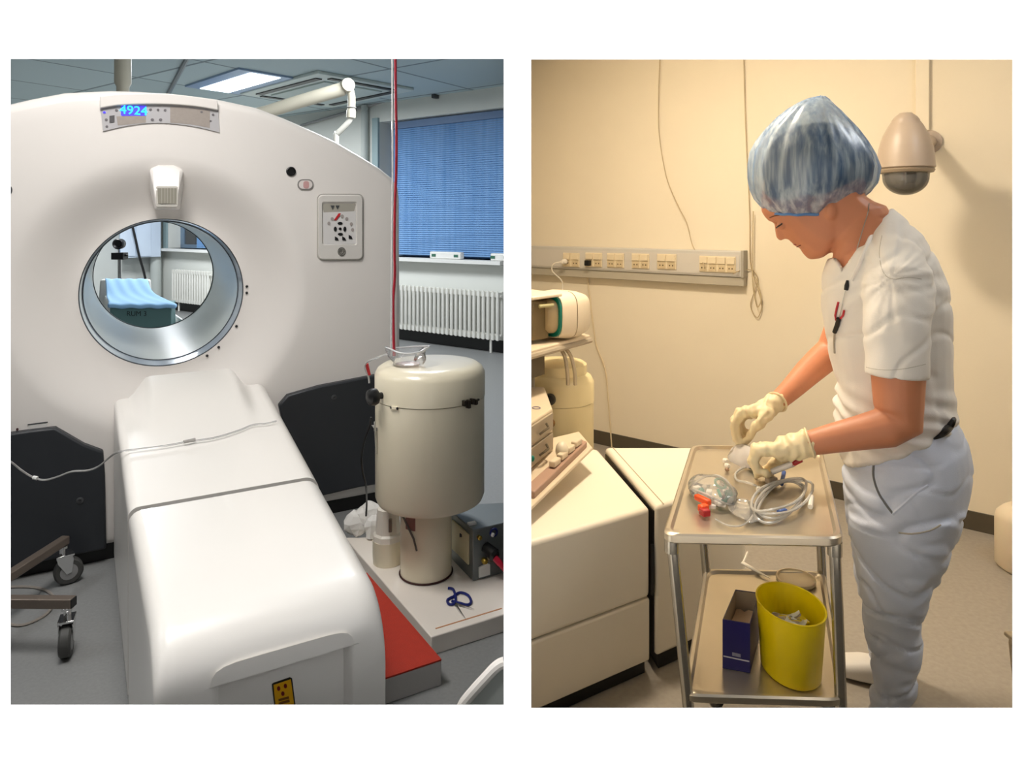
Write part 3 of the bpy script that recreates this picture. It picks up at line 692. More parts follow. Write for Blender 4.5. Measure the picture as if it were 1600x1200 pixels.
# ---- wheeled stand at the left
hub = Vector((-1.775, 2.262, .165))
std = thing('wheeled_stand', 'grey wheeled stand base with castors on the floor left of the table', 'wheeled stand', (hub.x, hub.y, 0))
bz = M('bronze_grey_bar', (128, 116, 106), .35, .5)
wheel = M('grey_rubber', (72, 72, 70), .6)
ends = [Vector((-1.742, 2.70, .168)), Vector((-1.432, 2.257, .165)), Vector((-1.775, 1.86, .165)), Vector((-2.13, 2.262, .165))]
mb = MB(); mb.lathe([(.04, -.03), (.04, .03), (.022, .04), (.022, 1.2)], hub, n=24); mb.build('post', steel, std)
for k, e_ in enumerate(ends):
    d = (e_ - hub).normalized(); sd = Vector((d.y, -d.x, 0))
    mb = MB(); mb.prism([hub + sd * .016 - UP * .016, hub - sd * .016 - UP * .016, hub - sd * .016 + UP * .016, hub + sd * .016 + UP * .016], e_ - hub); bar = mb.build('leg', bz, std, bevel=.004)
    mb = MB(); mb.prism([e_ + sd * .014 - UP * .014 - d * .002, e_ - sd * .014 - UP * .014 - d * .002, e_ - sd * .014 + UP * .014 - d * .002, e_ + sd * .014 + UP * .014 - d * .002], d * .004); mb.build('end_cap', black, bar)
    f_ = e_ - d * .02; a = (.7, -1.15, .3, .9)[k]; wd_ = Vector((math.cos(a), math.sin(a), 0)); ax = Vector((-wd_.y, wd_.x, 0)); wc_ = f_ + wd_ * .02; wc_ = Vector((wc_.x, wc_.y, .051))
    mb = MB(); mb.lathe([(.011, .105), (.011, .15), (.019, .152), (.019, .142)], (f_.x, f_.y, 0), n=16)
    mb.prism([Vector((f_.x, f_.y, 0)) + ax * .022 + wd_ * x + UP * z for x, z in ((-.022, .118), (.03, .118), (.036, .1), (.03, .05), (.012, .044), (-.016, .09))], -ax * .004)
    mb.prism([Vector((f_.x, f_.y, 0)) - ax * .022 + wd_ * x + UP * z for x, z in ((-.022, .118), (.03, .118), (.036, .1), (.03, .05), (.012, .044), (-.016, .09))], ax * .004)
    mb.box(Vector((f_.x, f_.y, .116)) + wd_ * .008, (.06, .046, .007), RZ(a)); fk = mb.build('castor', chrome, std, bevel=.001)
    mb = MB(); mb.lathe([(.03, -.017), (.044, -.017), (.05, -.011), (.05, .011), (.044, .017), (.03, .017)], wc_, ax, 32); mb.build('wheel', wheel, fk)
    mb = MB(); mb.lathe([(.012, -.019), (.03, -.0175), (.03, .0175), (.012, .019)], wc_, ax, 20); mb.build('wheel_hub', midgrey, fk)
mb = MB(); mb.tube([tuple(p) for p in cat([FLR(x, y, .005) for x, y in ((-10, 922), (20, 917), (55, 918), (78, 926), (84, 940), (74, 958), (50, 972), (25, 977), (-10, 968))], 6)], .005, 6)
tag(mb.build('floor_cable', M('grey_cable', (150, 142, 134), .5), at=FLR(50, 972)), 'grey cable looped on the floor under the wheeled stand', 'cable')
# ---- white chair back in the near corner
chp = 1.42
def cpx(x, y, o=0): return PX(x, y, chp + o)
ch = thing('chair', 'white rimmed chair back at the bottom right edge, close to the viewer', 'chair', (cpx(760, 1100).x, chp, 0))
outl = [tuple(p) for p in cat([cpx(x, y) for x, y in ((716, 1122), (724, 1100), (740, 1080), (758, 1060), (772, 1045), (781, 1038), (788.5, 1035))], 6)]
mb = MB(); mb.tube(outl, [.011] * len(outl), 10, flat=1.0); mb.build('rim', M('chair_rim_white', (232, 226, 218), .4), ch)
mb = MB(); mb.prism([cpx(x, y, .004) for x, y in ((722, 1124), (738, 1092), (772, 1054), (787.5, 1044), (787.5, 1124))], (0, .012, 0)); mb.build('back_panel', M('chair_panel_grey', (188, 192, 186), .5), ch)
mb = MB()
for x in (724, 783): p = cpx(x, 1118, .008); mb.tube([p, (p.x, p.y + .02, 0.001)], .011, 10)
mb.build('leg', steel, ch)

# ================================================================== LEFT ROOM: CEILING AND FAR END
H = 2.9
def CP(px, py, z=H): return PX(px, py, F * (HC - z) / (py - HY))
ca = Vector((.735, -.68, 0)).normalized(); cb = Vector((.68, .735, 0))
def cbox(c, sx, sy, z0, z1): 
    m = MB(); m.prism([c + ca * sx * a + cb * sy * b + UP * (z0 - c.z) for a, b in ((-.5, -.5), (.5, -.5), (.5, .5), (-.5, .5))], UP * (z1 - z0)); return m
lc_ = CP(373, 127); lc_.z = H
def lamp(c, sx, sy, label, glow):
    t = thing('ceiling_light', label, 'ceiling light', (c.x, c.y, H), 'recessed ceiling lights')
    cbox(c, sx, sy, H - .02, H).build('frame', M('lamp_frame_blue_grey', (150, 172, 200), .4, .3), t, smooth=False)
    cbox(c, sx - .1, sy - .28, H - .026, H - .018).build('diffuser', M('lamp_diffuser', (255, 255, 255), .5, emis=(235, 245, 255), estr=glow), t, smooth=False)
    return t
lamp(lc_, 1.25, .6, 'bright recessed ceiling light left of the ceiling cassette', 3.0)
# added fixture, out of view, around the far fill light
lamp(Vector((-5.0, 8.7, H)), 1.25, .6, 'added ceiling light out of view, far to the left behind the scanner', 1.5)
ac = CP(500, 140); ac = Vector((-2.08, 7.72, H))
acu = thing('ceiling_cassette', 'white ceiling air cassette with black slots above the jointed arm', 'air cassette', ac)
acm = M('cassette_white', (206, 216, 210), .4)
cbox(ac, 1.62, 1.2, H - .035, H).build('panel', acm, acu, bevel=.01, smooth=False)
for sx, sy, dx, dy in ((1.25, .07, 0, -.47), (1.25, .07, 0, .47), (.07, .8, .70, 0), (.07, .8, -.70, 0)):
    cbox(ac + ca * dx + cb * dy, sx, sy, H - .045, H - .033).build('air_slot', black, acu, smooth=False)
cbox(ac, 1.1, .72, H - .05, H - .034).build('grille', M('grille_white', (196, 208, 202), .5), acu, smooth=False)
# jointed arm
armm = M('arm_ivory', (206, 200, 182), .4)
arm = thing('ceiling_boom', 'ivory jointed arm hanging from a round ceiling column behind the scanner', 'ceiling arm', (PX(192, 100, 5.0).x, 5.0, H))
cx_ = PX(192, 100, 5.0).x
mb = MB(); mb.lathe([(.12, 2.9), (.12, 2.86), (.056, 2.85), (.056, 2.42), (.042, 2.39), (.042, 2.0), (.06, 1.98), (.06, 1.9)], (cx_, 5.0, 0), n=32); mb.build('column', armm, arm)
mb = MB(); mb.tube([(cx_, 5.0, 1.95), PX(300, 205, 5.15), PX(420, 174, 5.3), PX(470, 158, 5.36), PX(536, 139, 5.45)], [.05, .05, .05, .052, .055], 16); mb.build('boom', armm, arm)
j = PX(541, 135, 5.45)
mb = MB(); mb.lathe([(.03, -.06), (.052, -.055), (.056, 0), (.052, .055), (.03, .06)], j, (.5, -.8, .1), 24); mb.build('joint', armm, arm)
mb = MB(); mb.tube([tuple(p) for p in cat([PX(x, y, 5.45) for x, y in ((545, 137), (549, 150), (549, 170), (548, 184))], 4)], [.03] * 9 + [.036] * 4, 14); mb.build('drop_tube', armm, arm)
mb = MB(); mb.tube([tuple(p) for p in cat([PX(x, y, 5.45) for x, y in ((548, 182), (545, 190), (534, 202), (527, 209), (525, 217), (524, 300))], 4)], .023, 12); mb.build('hose', M('hose_white', (222, 220, 210), .4), arm)
mb = MB(); mb.torus(PX(549, 168, 5.45), .034, .004, UP, 24, 6); mb.build('collar', midgrey, arm)
hd_ = MB(); hd_.box(PX(524, 300, 5.45), (.2, .16, .12)); hd_.build('head', armm, arm, bevel=.02)
# ceiling track and wall conduit
mb = MB(); a, b = CP(292, 90), CP(262, 147); d = (b - a); 
mb.tube([a - d * .4 - UP * .012, b + d * .3 - UP * .012], .022, 8); tag(mb.build('ceiling_track', M('track_dark', (110, 116, 118), .4, .4), at=a), 'dark metal track on the ceiling left of the bright light', 'ceiling track')
def WPX(px, py, o): return PL(px, py, W0 + wn * o, wn)
cd = thing('conduit', 'thin grey conduit with a small sensor box along the window wall top', 'conduit', WPX(620, 150, .03))
mb = MB(); mb.tube([WPX(470, 196, .03), WPX(560, 170, .03), WPX(640, 146, .03), WPX(690, 131, .03), WPX(720, 124, .03)], .018, 8); mb.build('pipe', midgrey, cd)
mb = MB(); p = WPX(658, 141, .05); mb.box(p, (.22, .09, .07), RZ(math.atan2(wd.y, wd.x))); mb.build('sensor_box', white_trim, cd, bevel=.01)
mb = MB(); p = WPX(680, 145, .05); mb.box(p, (.05, .08, .13), RZ(math.atan2(wd.y, wd.x))); mb.build('bracket', darkgrey, cd, bevel=.006)
# wall pipe left of the window
p = WPX(570, 260, .05)
mb = MB(); mb.tube([(p.x, p.y, .001), (p.x, p.y, 2.89)], .045, 14); tag(mb.build('wall_pipe', M('wall_pipe_paint', (190, 196, 192), .5), at=(p.x, p.y, 0)), 'vertical painted pipe on the wall left of the blue window', 'pipe')
# white boxes on the sill
def sill_box(px, wid, label):
    p = WPX(px, 392, .06); p.z = ZS
    t = thing('charging_block', label, 'device', p, 'white blocks on the window sill')
    a = math.atan2(wd.y, wd.x); m = MB(); m.box(p + UP * .042, (wid, .07, .08), RZ(a)); m.build('case', white_trim, t, bevel=.012)
    for k in (-.36, .36): 
        m = MB(); m.box(p + wd * wid * k + wn * .036 + UP * .04, (.06, .006, .03), RZ(a)); m.build('green_mark', M('green_mark', (60, 110, 90), .5), t)
sill_box(698, .46, 'long white block on the window sill, nearer the scanner')
sill_box(783, .24, 'white block at the right end of the window sill')
# through the bore: cabinet, pipe, cable, camera stand, couch
def BPX(px, py, o=0): return PL(px, py, CORN + bn * o, bn)
cab = thing('wall_cabinet', 'pale blue wall cabinet seen through the scanner bore', 'cabinet', BPX(214, 372, .1))
def quad(px0, py0, px1, py1, o0, o1):
    m = MB(); P = [BPX(px0, py0, o0), BPX(px1, py0, o0), BPX(px1, py1, o0), BPX(px0, py1, o0)]
    z0, z1 = (P[0].z + P[1].z) / 2, (P[2].z + P[3].z) / 2
    P[0].z = P[1].z = z0; P[2].z = P[3].z = z1; m.prism(P, bn * (o1 - o0)); return m
quad(186, 328, 236, 401, .0, .3).build('case', M('cabinet_blue_white', (206, 220, 236), .4), cab, smooth=False)
quad(187, 329, 211, 400, .3, .315).build('door', M('cabinet_door', (212, 226, 242), .4), cab, smooth=False)
quad(212, 329, 235, 400, .3, .315).build('door', M('cabinet_door', (212, 226, 242), .4), cab, smooth=False)
p = CORN + bn * .16 + wn * .16
mb = MB(); mb.tube([(p.x, p.y, .001), (p.x, p.y, 2.89)], .085, 16); tag(mb.build('wall_pipe', M('wall_pipe_paint', (190, 196, 192), .5), at=(p.x, p.y, 0)), 'thick pale pipe in the far corner seen through the scanner bore', 'pipe')
mb = MB(); mb.tube([tuple(p) for p in cat([BPX(x, y, .42) for x, y in ((203, 318), (206, 348), (212, 375), (218, 402), (224, 422), (228, 440))], 4)], .018, 6); tag(mb.build('black_cable', black, at=BPX(228, 440, .42)), 'black cable hanging across the pale wall cabinet behind the scanner', 'cable')
sy = 7.4
stn = thing('camera_stand', 'black round camera on a pole behind the far couch', 'camera stand', (PX(187, 400, sy).x, sy, 0))
mb = MB(); q = PX(186, 381, sy); mb.lathe([(.03, -.05), (.055, -.045), (.058, .03), (.045, .05), (.03, .03)], q, (.2, -1, 0), 28); mb.build('camera_head', black, stn)
mb = MB(); mb.box(PX(187, 400, sy), (.13, .1, .075)); mb.tube([PX(196, 399, sy), PX(200, 399, sy)], .012, 8); mb.build('control_box', black, stn, bevel=.008)
mb = MB(); mb.tube([PX(186, 389, sy), PX(186.5, 396, sy)], .012, 8); q = PX(187, 405, sy); mb.tube([q, (q.x, sy, .03)], .02, 10); mb.lathe([(.2, .001), (.2, .02), (.03, .04)], (q.x, sy, 0)); mb.build('pole', steel, stn)
# far couch with drape and teal foam block
cy0 = 5.35
cou = thing('far_couch', 'white couch behind the scanner seen through its bore', 'couch', (PX(215, 500, 6.0).x, 6.0, 0))
def bx(x0, x1, y0, y1, z0, z1, sh=0.0): 
    m = MB(); m.prism([(x0, y0, z0), (x1, y0, z0), (x1 + sh, y1, z0), (x0 + sh, y1, z0)], (0, 0, z1 - z0)); return m
fx0, fx1 = PX(173, 500, cy0).x, PX(269, 500, cy0).x
bx(fx0 + .02, fx1 + .0, cy0 - .02, cy0 + 1.9, .46, .575, -1.05).build('couch_top', white_trim, cou, bevel=.01)
bx(fx0 - .20, fx0 - .12, cy0 + .3, cy0 + 1.9, .44, .76, -1.02).build('side_rail', white_trim, cou, bevel=.01)
bx(fx1 + .06, fx1 + .085, cy0 + .06, cy0 + 1.6, .50, .64, -1.05).build('side_rail', white_trim, cou, bevel=.01)
bx(fx0 + .12, fx1 - .12, cy0 + .3, cy0 + 1.4, .0, .46, -.5).build('pedestal', midgrey, cou, bevel=.01)
zt_ = PX(0, 476, cy0).z; 
tb = thing('foam_block', 'teal foam block with black marker writing on its front face', 'foam block', ((fx0 + fx1) / 2, cy0, .58))
teal = M('teal_foam', (92, 126, 126), .75, var=.05)
bx(fx0, fx1, cy0 - .012, cy0 + .3, .577, zt_, -.12).build('block', teal, tb, bevel=.006)
text('marker_writing', 'RUM 3', .055, M('marker_ink', (22, 38, 40), .6), tb, (PX(215, 490, cy0).x, cy0 - .0135, PX(215, 490, cy0).z), (1, 0, 0), (0, 0, 1), .0005)
# drape: over the block, dipping, then rising over the head end
dr = M('light_blue_drape', (150, 196, 236), .8, var=.03, vscale=15)
rows = [(-.03, zt_ - .025, -.005, .045), (-.032, zt_ + .005, -.008, .05), (-.015, zt_ + .012, -.01, .05), (.12, zt_ + .014, -.01, .0), (.30, zt_ + .022, -.02, -.05), (.42, zt_ + .04, -.02, -.10), (.55, zt_ + .085, -.02, -.12), (.68, zt_ + .13, -.02, -.12), (.74, zt_ + .145, -.02, -.12), (.80, zt_ + .135, -.02, -.12)]
m = MB(); RW = []
for dy, z, l, r in rows:
    L_ = fx0 + l - .62 * max(dy, 0); R_ = fx1 + r - .62 * max(dy, 0)
    RW.append([Vector((L_ + (R_ - L_) * k / 14, cy0 + dy, z + .006 * math.sin(k * 1.7 + dy * 9))) for k in range(15)])
m.loft(RW, caps=False, closed=False); d_ = m.build('drape', dr, at=((fx0 + fx1) / 2, cy0, zt_), sub=1)
sd_ = d_.modifiers.new('thick', 'SOLIDIFY'); sd_.thickness = .006
tag(d_, 'light blue drape spread over the teal foam block and couch', 'drape')
m = MB(); yb = cy0 + .86; m.prism([PX(153, 480, yb), PX(236, 480, yb), PX(234, 437, yb), PX(156, 437, yb)], (-.04, .1, 0)); m.build('head_rest', white_trim, cou, bevel=.02)
# ================================================================== RIGHT ROOM: SHELL
rwd = Vector((1, -.795, 0)).normalized(); rwn = Vector((-.795, -1, 0)).normalized(); RW0 = Vector((.027, 4.823, 0))
def RP(px, py, o=0): return PL(px, py, RW0 + rwn * o, rwn)
RE = RW0 + rwd * ((2.60 - RW0.x) / rwd.x)
floor_r = [(.027, 1.181, 0), (2.6, 1.181, 0), (RE.x, RE.y, 0), (RW0.x, RW0.y, 0)]
mb = MB(); mb.prism(floor_r, (0, 0, -.1)); struct(mb.build('floor_right', vinyl_warm, smooth=False))
mb = MB(); mb.prism([(p[0], p[1], 2.72) for p in floor_r], (0, 0, .1)); struct(mb.build('ceiling_right', M('cream_ceiling', (244, 240, 230), .7), smooth=False))
mb = MB(); mb.prism([RW0, RE, RE + UP * 2.72, RW0 + UP * 2.72], -rwn * .1); struct(mb.build('wall_back_right', cream, smooth=False))
mb = MB(); mb.prism([(2.6, 1.181, 0), (RE.x, RE.y, 0), (RE.x, RE.y, 2.72), (2.6, 1.181, 2.72)], (.1, 0, 0)); struct(mb.build('wall_right_side', cream, smooth=False))
mb = MB(); mb.prism([RW0 + rwd * .01, RE - rwd * .01, RE - rwd * .01 + UP * .085, RW0 + rwd * .01 + UP * .085], rwn * .008); struct(mb.build('baseboard_back_right', skirt, smooth=False))

# ---- power trunking with sockets
tr_l = .0; q = RP(1160, 400, .07); tr_r = (q - RW0).dot(rwd)
def rw(x, z, o=0): return RW0 + rwd * x + rwn * o + UP * z
TZ0, TZ1 = 1.108, 1.252
greyt = M('grey_trunking', (206, 202, 194), .45)
trk = thing('power_trunking', 'long pale grey wall trunking that carries a row of sockets', 'trunking', rw(tr_r / 2, TZ0, .03))
mb = MB(); mb.prism([rw(.02, TZ0, 0), rw(tr_r, TZ0, 0), rw(tr_r, TZ1, 0), rw(.02, TZ1, 0)], rwn * .06); mb.build('housing', greyt, trk, bevel=.006)
mb = MB(); mb.prism([rw(.02, TZ0 + .012, .06), rw(tr_r - .02, TZ0 + .012, .06), rw(tr_r - .02, TZ1 - .022, .06), rw(.02, TZ1 - .022, .06)], rwn * .004); mb.build('cover_strip', M('trunking_cover', (212, 206, 196), .4), trk)
mb = MB(); mb.prism([rw(tr_r - .012, TZ0 - .003, 0), rw(tr_r + .004, TZ0 - .003, 0), rw(tr_r + .004, TZ1 + .003, 0), rw(tr_r - .012, TZ1 + .003, 0)], rwn * .064); mb.build('end_cap', M('trunking_end', (172, 166, 152), .45), trk, bevel=.003)
mb = MB(); mb.prism([rw(.02, TZ0 - .05, 0), rw(tr_r, TZ0 - .05, 0), rw(tr_r, TZ0, 0), rw(.02, TZ0, 0)], rwn * .05); mb.build('shadow_strip', M('trunking_shadow', (186, 178, 160), .5), trk, bevel=.004)  # darker strip built where the trunking's shadow falls on the wall
plate_m = M('socket_cream', (232, 216, 184), .4); face_m = M('socket_face', (214, 194, 156), .45); holem = M('socket_hole', (96, 78, 52), .6)
def socket(px, py, wpx, nx, label, grp, nm='wall_socket'):
    c = RP(px, py, .066); x = (c - RW0).dot(rwd); z = c.z; sx = wpx / F * c.y / abs(rwd.x + 0) * .92; sz = .09
    t = thing(nm, label, 'socket', rw(x, z, .066), grp)
    mb = MB(); mb.prism([rw(x - sx / 2, z - sz / 2, .064), rw(x + sx / 2, z - sz / 2, .064), rw(x + sx / 2, z + sz / 2, .064), rw(x - sx / 2, z + sz / 2, .064)], rwn * .008); mb.build('plate', plate_m, t, bevel=.003)
    for i in range(nx):
        for k in range(2):
            cx = x - sx / 2 + sx * (i + .5) / nx; cz = z + (-.25 + .5 * k) * sz * .94; h = sx / nx * .40; g = sz * .2
            m = MB(); m.prism([rw(cx - h, cz - g, .072), rw(cx + h, cz - g, .072), rw(cx + h, cz + g, .072), rw(cx - h, cz + g, .072)], rwn * (.008 if k else .003))
            f_ = m.build('outlet' if not k else 'rocker', face_m if not k else plate_m, t, bevel=.0015)
            if not k:
                m = MB()
                for d in (-.4, .4): m.box(rw(cx + h * d, cz, .0752), (.006, .003, .008), RZ(math.atan2(rwd.y, rwd.x)))
                m.build('pin_holes', holem, f_)
    return x, z
gs = 'sockets along the trunking'
s1 = socket(893, 406, 26, 2, 'leftmost double socket on the trunking, holding a white plug', gs)
s2 = socket(928, 406, 26, 2, 'second double socket from the left, with a black plug', gs)
socket(962, 407, 26, 2, 'third double socket from the left on the trunking', gs)
socket(1001, 408, 26, 2, 'fourth double socket from the left on the trunking', gs)
socket(1042, 409, 28, 2, 'fifth double socket, last before the wide socket block', gs)
sb = socket(1121, 413, 50, 4, 'wide eight way socket block at the right end of the trunking', None, 'socket_block')
wh = M('white_plug', (240, 232, 216), .4)
pp = rw(s1[0] - .035, s1[1] - .012, .082)
plg = thing('white_plug', 'white plug in the leftmost socket with its lead hanging down', 'plug', pp)
mb = MB(); mb.lathe([(.016, 0), (.018, .02), (.012, .04), (.006, .044)], pp, rwn, 16); mb.build('plug_body', wh, plg)
mb = MB(); mb.tube([tuple(p) for p in cat([pp + rwn * .035, pp + rwn * .06 - rwd * .05 - UP * .012, pp + rwn * .05 - rwd * .07 - UP * .06, RP(878, 440, .1), RP(878, 462, .1), RP(878, 478, .06)], 6)], .004, 6); mb.build('lead', wh, plg)
mb = MB(); mb.box(rw(s2[0] - .032, s2[1] - .02, .088), (.036, .03, .034), RZ(math.atan2(rwd.y, rwd.x))); tag(mb.build('black_plug', black, at=rw(s2[0] - .032, s2[1] - .02, .088), bevel=.004), 'small black plug in the second socket from the left', 'plug')
# ---- hanging cables
def wallcable(name, pts, r, label, m, o=.012):
    mb = MB(); mb.tube([tuple(p) for p in cat([RP(x, y, o if len(pt) == 0 else pt[0]) for x, y, *pt in pts], 6)], r, 6)
    p = RP(pts[0][0], pts[0][1], o); return tag(mb.build(name, m, at=p), label, 'cable')
lead = M('cream_lead', (196, 178, 140), .5); lead2 = M('tan_lead', (196, 176, 140), .5)
ytop = 58
wallcable('hanging_cable', [(1031, ytop), (1031, 92), (1029, 150), (1030, 210), (1041, 275), (1058, 318), (1073, 348), (1081, 380), (1092, 402, .05), (1099, 412, .085), (1101, 420, .085)], .0028, 'thin cable curving down the wall into the wide socket block', lead2, .02)
wallcable('hanging_cable', [(1161, ytop), (1162, 92), (1165, 200), (1171, 330), (1172, 405), (1178, 432), (1187, 462), (1190, 480), (1184, 496), (1176, 488), (1173, 474), (1180, 452), (1184, 436), (1178, 424), (1166, 421, .02), (1150, 425, .085), (1146, 428, .085)], .0028, 'thin cable hanging beside the trunking end and looping below it', lead2, .014)
wallcable('hanging_cable', [(1177, 330, .03), (1176, 380, .03), (1176, 440, .03), (1180, 468, .03), (1184, 480, .03), (1189, 468, .03), (1185, 446, .03), (1180, 432, .03)], .003, 'short cable loop dangling just right of the trunking end', lead, .018)
wallcable('equipment_cable', [(918, 432), (921, 460), (926, 500), (932, 540), (945, 575), (950, 620), (956, 700)], .005, 'pale cable running down the wall behind the equipment cart', M('wall_coloured_lead', (226, 208, 172), .6), .008)

# ---- dome camera on the wall
dcc = PX(1415, 245, 2.93)
dome = thing('dome_camera', 'ivory wall mounted dome camera with a dark glass bowl', 'camera', dcc)
ivory = M('camera_ivory', (176, 160, 144), .4, var=.01)
k_ = 2.93 / F
def dz(y): return -(y - 245) * k_
mb = MB(); mb.lathe([(.001, dz(176)), (9 * k_, dz(177)), (16 * k_, dz(183)), (19.5 * k_, dz(188)), (19.5 * k_, dz(189.5)), (24 * k_, dz(196)), (32 * k_, dz(212)), (38 * k_, dz(232)), (40.5 * k_, dz(256)), (41 * k_, dz(262)), (38 * k_, dz(264))], dcc, n=48); mb.build('housing', ivory, dome)
mb = MB(); mb.lathe([(38 * k_, dz(264)), (40 * k_, dz(266)), (38 * k_, dz(270)), (30 * k_, dz(271))], dcc, n=48); mb.build('ring', M('camera_ring', (160, 144, 124), .4), dome)
mb = MB(); mb.lathe([(30 * k_, dz(270)), (29 * k_, dz(276))] + [(29 * k_ * math.cos(a), dz(276) - 27 * k_ * math.sin(a)) for a in [PI / 2 * i / 10 for i in range(1, 11)]], dcc, n=40); mb.build('bowl', M('smoked_bowl', (30, 28, 24), .06, coat=1.0), dome)
mb = MB(); mb.lathe([(33 * k_, dz(270)), (32.5 * k_, dz(277))] + [(32.5 * k_ * math.cos(a), dz(277) - 28 * k_ * math.sin(a)) for a in [PI / 2 * i / 10 for i in range(1, 11)]], dcc, n=40); mb.build('clear_cover', MT('clear_cover', (200, 196, 186), .85, .04), dome)
wpt = RP(1452, 222, 0)
mb = MB(); a = dcc + UP * dz(222) + Vector((.05, .05, 0)); mb.tube([a, a.lerp(wpt, .6), wpt + rwn * .004], [.04, .034, .034], 16); mb.build('wall_arm', ivory, dome)
mb = MB(); mb.lathe([(.055, 0), (.055, .012), (.04, .018)], wpt + rwn * .001, rwn, 24); mb.build('wall_plate', ivory, dome)
cA = RP(1443, 92, 0); cB = RP(1443, 205, 0); cx0 = (cA - RW0).dot(rwd)
mb = MB(); mb.prism([rw(cx0 - .03, cB.z, .001), rw(cx0 + .026, cB.z, .001), rw(cx0 + .026, 2.70, .001), rw(cx0 - .03, 2.70, .001)], rwn * .022)
tag(mb.build('cable_duct', M('duct_white', (240, 228, 204), .5), at=rw(cx0, cB.z, .001), bevel=.003), 'white vertical cable duct on the wall above the dome camera', 'cable duct')

# ---- scanner bed covers behind the trolley
bedm = M('cream_bed_cover', (244, 234, 214), .4, var=.01)
def cover(name, pts, z0, z1, label, lip=True):
    c = sum((Vector(p) for p in pts), Vector()) / len(pts)
    t = thing(name, label, 'bed cover', (c.x, c.y, 0), 'scanner bed covers')
    return t
bA = [Vector((.0285, 1.895, 0)), Vector((.4257, 2.138, 0)), Vector((.335, 2.70, 0)), Vector((.0285, 2.70, 0))]
zt1 = .522
t1 = cover('bed_cover', bA, 0, zt1, 'large cream scanner bed cover at the left edge, with a horizontal joint')
fz = .245
mb = MB(); mb.prism([p + UP * .05 for p in bA], UP * (fz - .004 - .05)); mb.build('lower_panel', bedm, t1, bevel=.006)
mb = MB(); mb.prism([p + UP * fz for p in bA], UP * (zt1 - fz)); mb.build('upper_panel', bedm, t1, bevel=.014, segs=4)
mb = MB(); ctr_ = sum(bA, Vector()) / 4; mb.prism([ctr_.lerp(p, .94) + UP * .004 for p in bA], UP * .24); mb.build('plinth', black, t1)
mb = MB(); a, b = bA[1] + UP * .30, bA[1] + UP * .25; mb.tube([a + Vector((.012, .02, .1)), a + Vector((.012, .01, 0)), b + Vector((.01, .006, 0))], .006, 6); mb.build('black_hinge', black, t1)
gap = Vector((.022, .013, 0))
bB = [bA[1] + gap, Vector((.80, 2.372, 0)), Vector((.90, 2.72, 0)), bA[2] + Vector((.03, .02, 0))]
t2_ = cover('bed_cover', bB, 0, zt1, 'cream scanner bed cover partly hidden behind the steel trolley')
mb = MB(); mb.prism([p + UP * .05 for p in bB], UP * (zt1 - .05)); mb.build('panel', bedm, t2_, bevel=.014, segs=4)
mb = MB(); ctr_ = sum(bB, Vector()) / 4; mb.prism([ctr_.lerp(p, .94) + UP * .004 for p in bB], UP * .05); mb.build('plinth', black, t2_)
d = (bB[3] - bB[0]).normalized(); s_ = Vector((d.y, -d.x, 0))
mb = MB(); mb.prism([bB[0] + d * .012 - s_ * .0005 + UP * .06, bB[3] - d * .02 - s_ * .0005 + UP * .06, bB[3] - d * .02 - s_ * .0005 + UP * (zt1 - .02), bB[0] + d * .012 - s_ * .0005 + UP * (zt1 - .02)], -s_ * .004); mb.build('gap_shade', black, t2_)  # black sheet standing in for the shade between the two covers
mb = MB(); mb.prism([bB[0] + s_ * .028 + d * .01 + UP * zt1, bB[0] + s_ * .031 + d * .01 + UP * zt1, bB[3] + s_ * .031 - d * .01 + UP * zt1, bB[3] + s_ * .028 - d * .01 + UP * zt1], UP * .0012); mb.build('edge_joint', M('joint_brown', (176, 160, 128), .6), t2_)

# ---- cream pot behind the bed
pc = Vector((.205, 3.03, 0)); pr = .152
p2 = thing('lead_pot', 'cream enamel pot with a black knob behind the bed cover', 'shielded pot', pc)
cream2 = M('warm_cream_enamel', (240, 222, 172), .35, var=.02)
mb = MB(); mb.lathe([(pr, .005), (pr, .63)], pc, n=56); mb.build('pot_body', cream2, p2)
mb = MB(); mb.lathe([(pr - .003, .63), (pr + .002, .632), (pr + .002, .715), (pr - .012, .74), (pr - .03, .75), (pr - .03, .79), (pr - .045, .80), (.001, .802)], pc, n=56); mb.build('lid', cream2, p2)
kd = Vector((-.28, -1, 0)).normalized(); kp_ = pc + kd * pr
mb = MB(); mb.lathe([(.01, 0), (.01, .012), (.022, .016), (.025, .028), (.02, .042), (.001, .047)], kp_ + UP * .675, kd, 24); mb.build('knob', black, p2)
mb = MB(); mb.lathe([(.016, -.002), (.018, .008), (.012, .016), (.001, .018)], kp_ + UP * .572, kd, 20); mb.build('lower_stud', M('bronze_stud', (150, 112, 64), .4, .6), p2)

# ---- equipment cart at the left edge
cb_ = Vector((.10, 2.86, 0))
cart = thing('equipment_cart', 'grey equipment cart with a shelf, drawer unit and tilted tray at the left edge', 'equipment cart', (.105, 2.80, 0))
cg = M('cart_grey', (176, 162, 140), .45); cgd = M('cart_dark', (96, 84, 64), .5); cgl = M('cart_pale', (222, 204, 176), .4)
mb = MB(); mb.box((.075, 2.77, .46), (.032, .05, .90)); mb.build('post', cg, cart, bevel=.006)
mb = MB(); mb.box((.10, 2.80, .02), (.10, .10, .03)); mb.build('base', cgd, cart, bevel=.006)
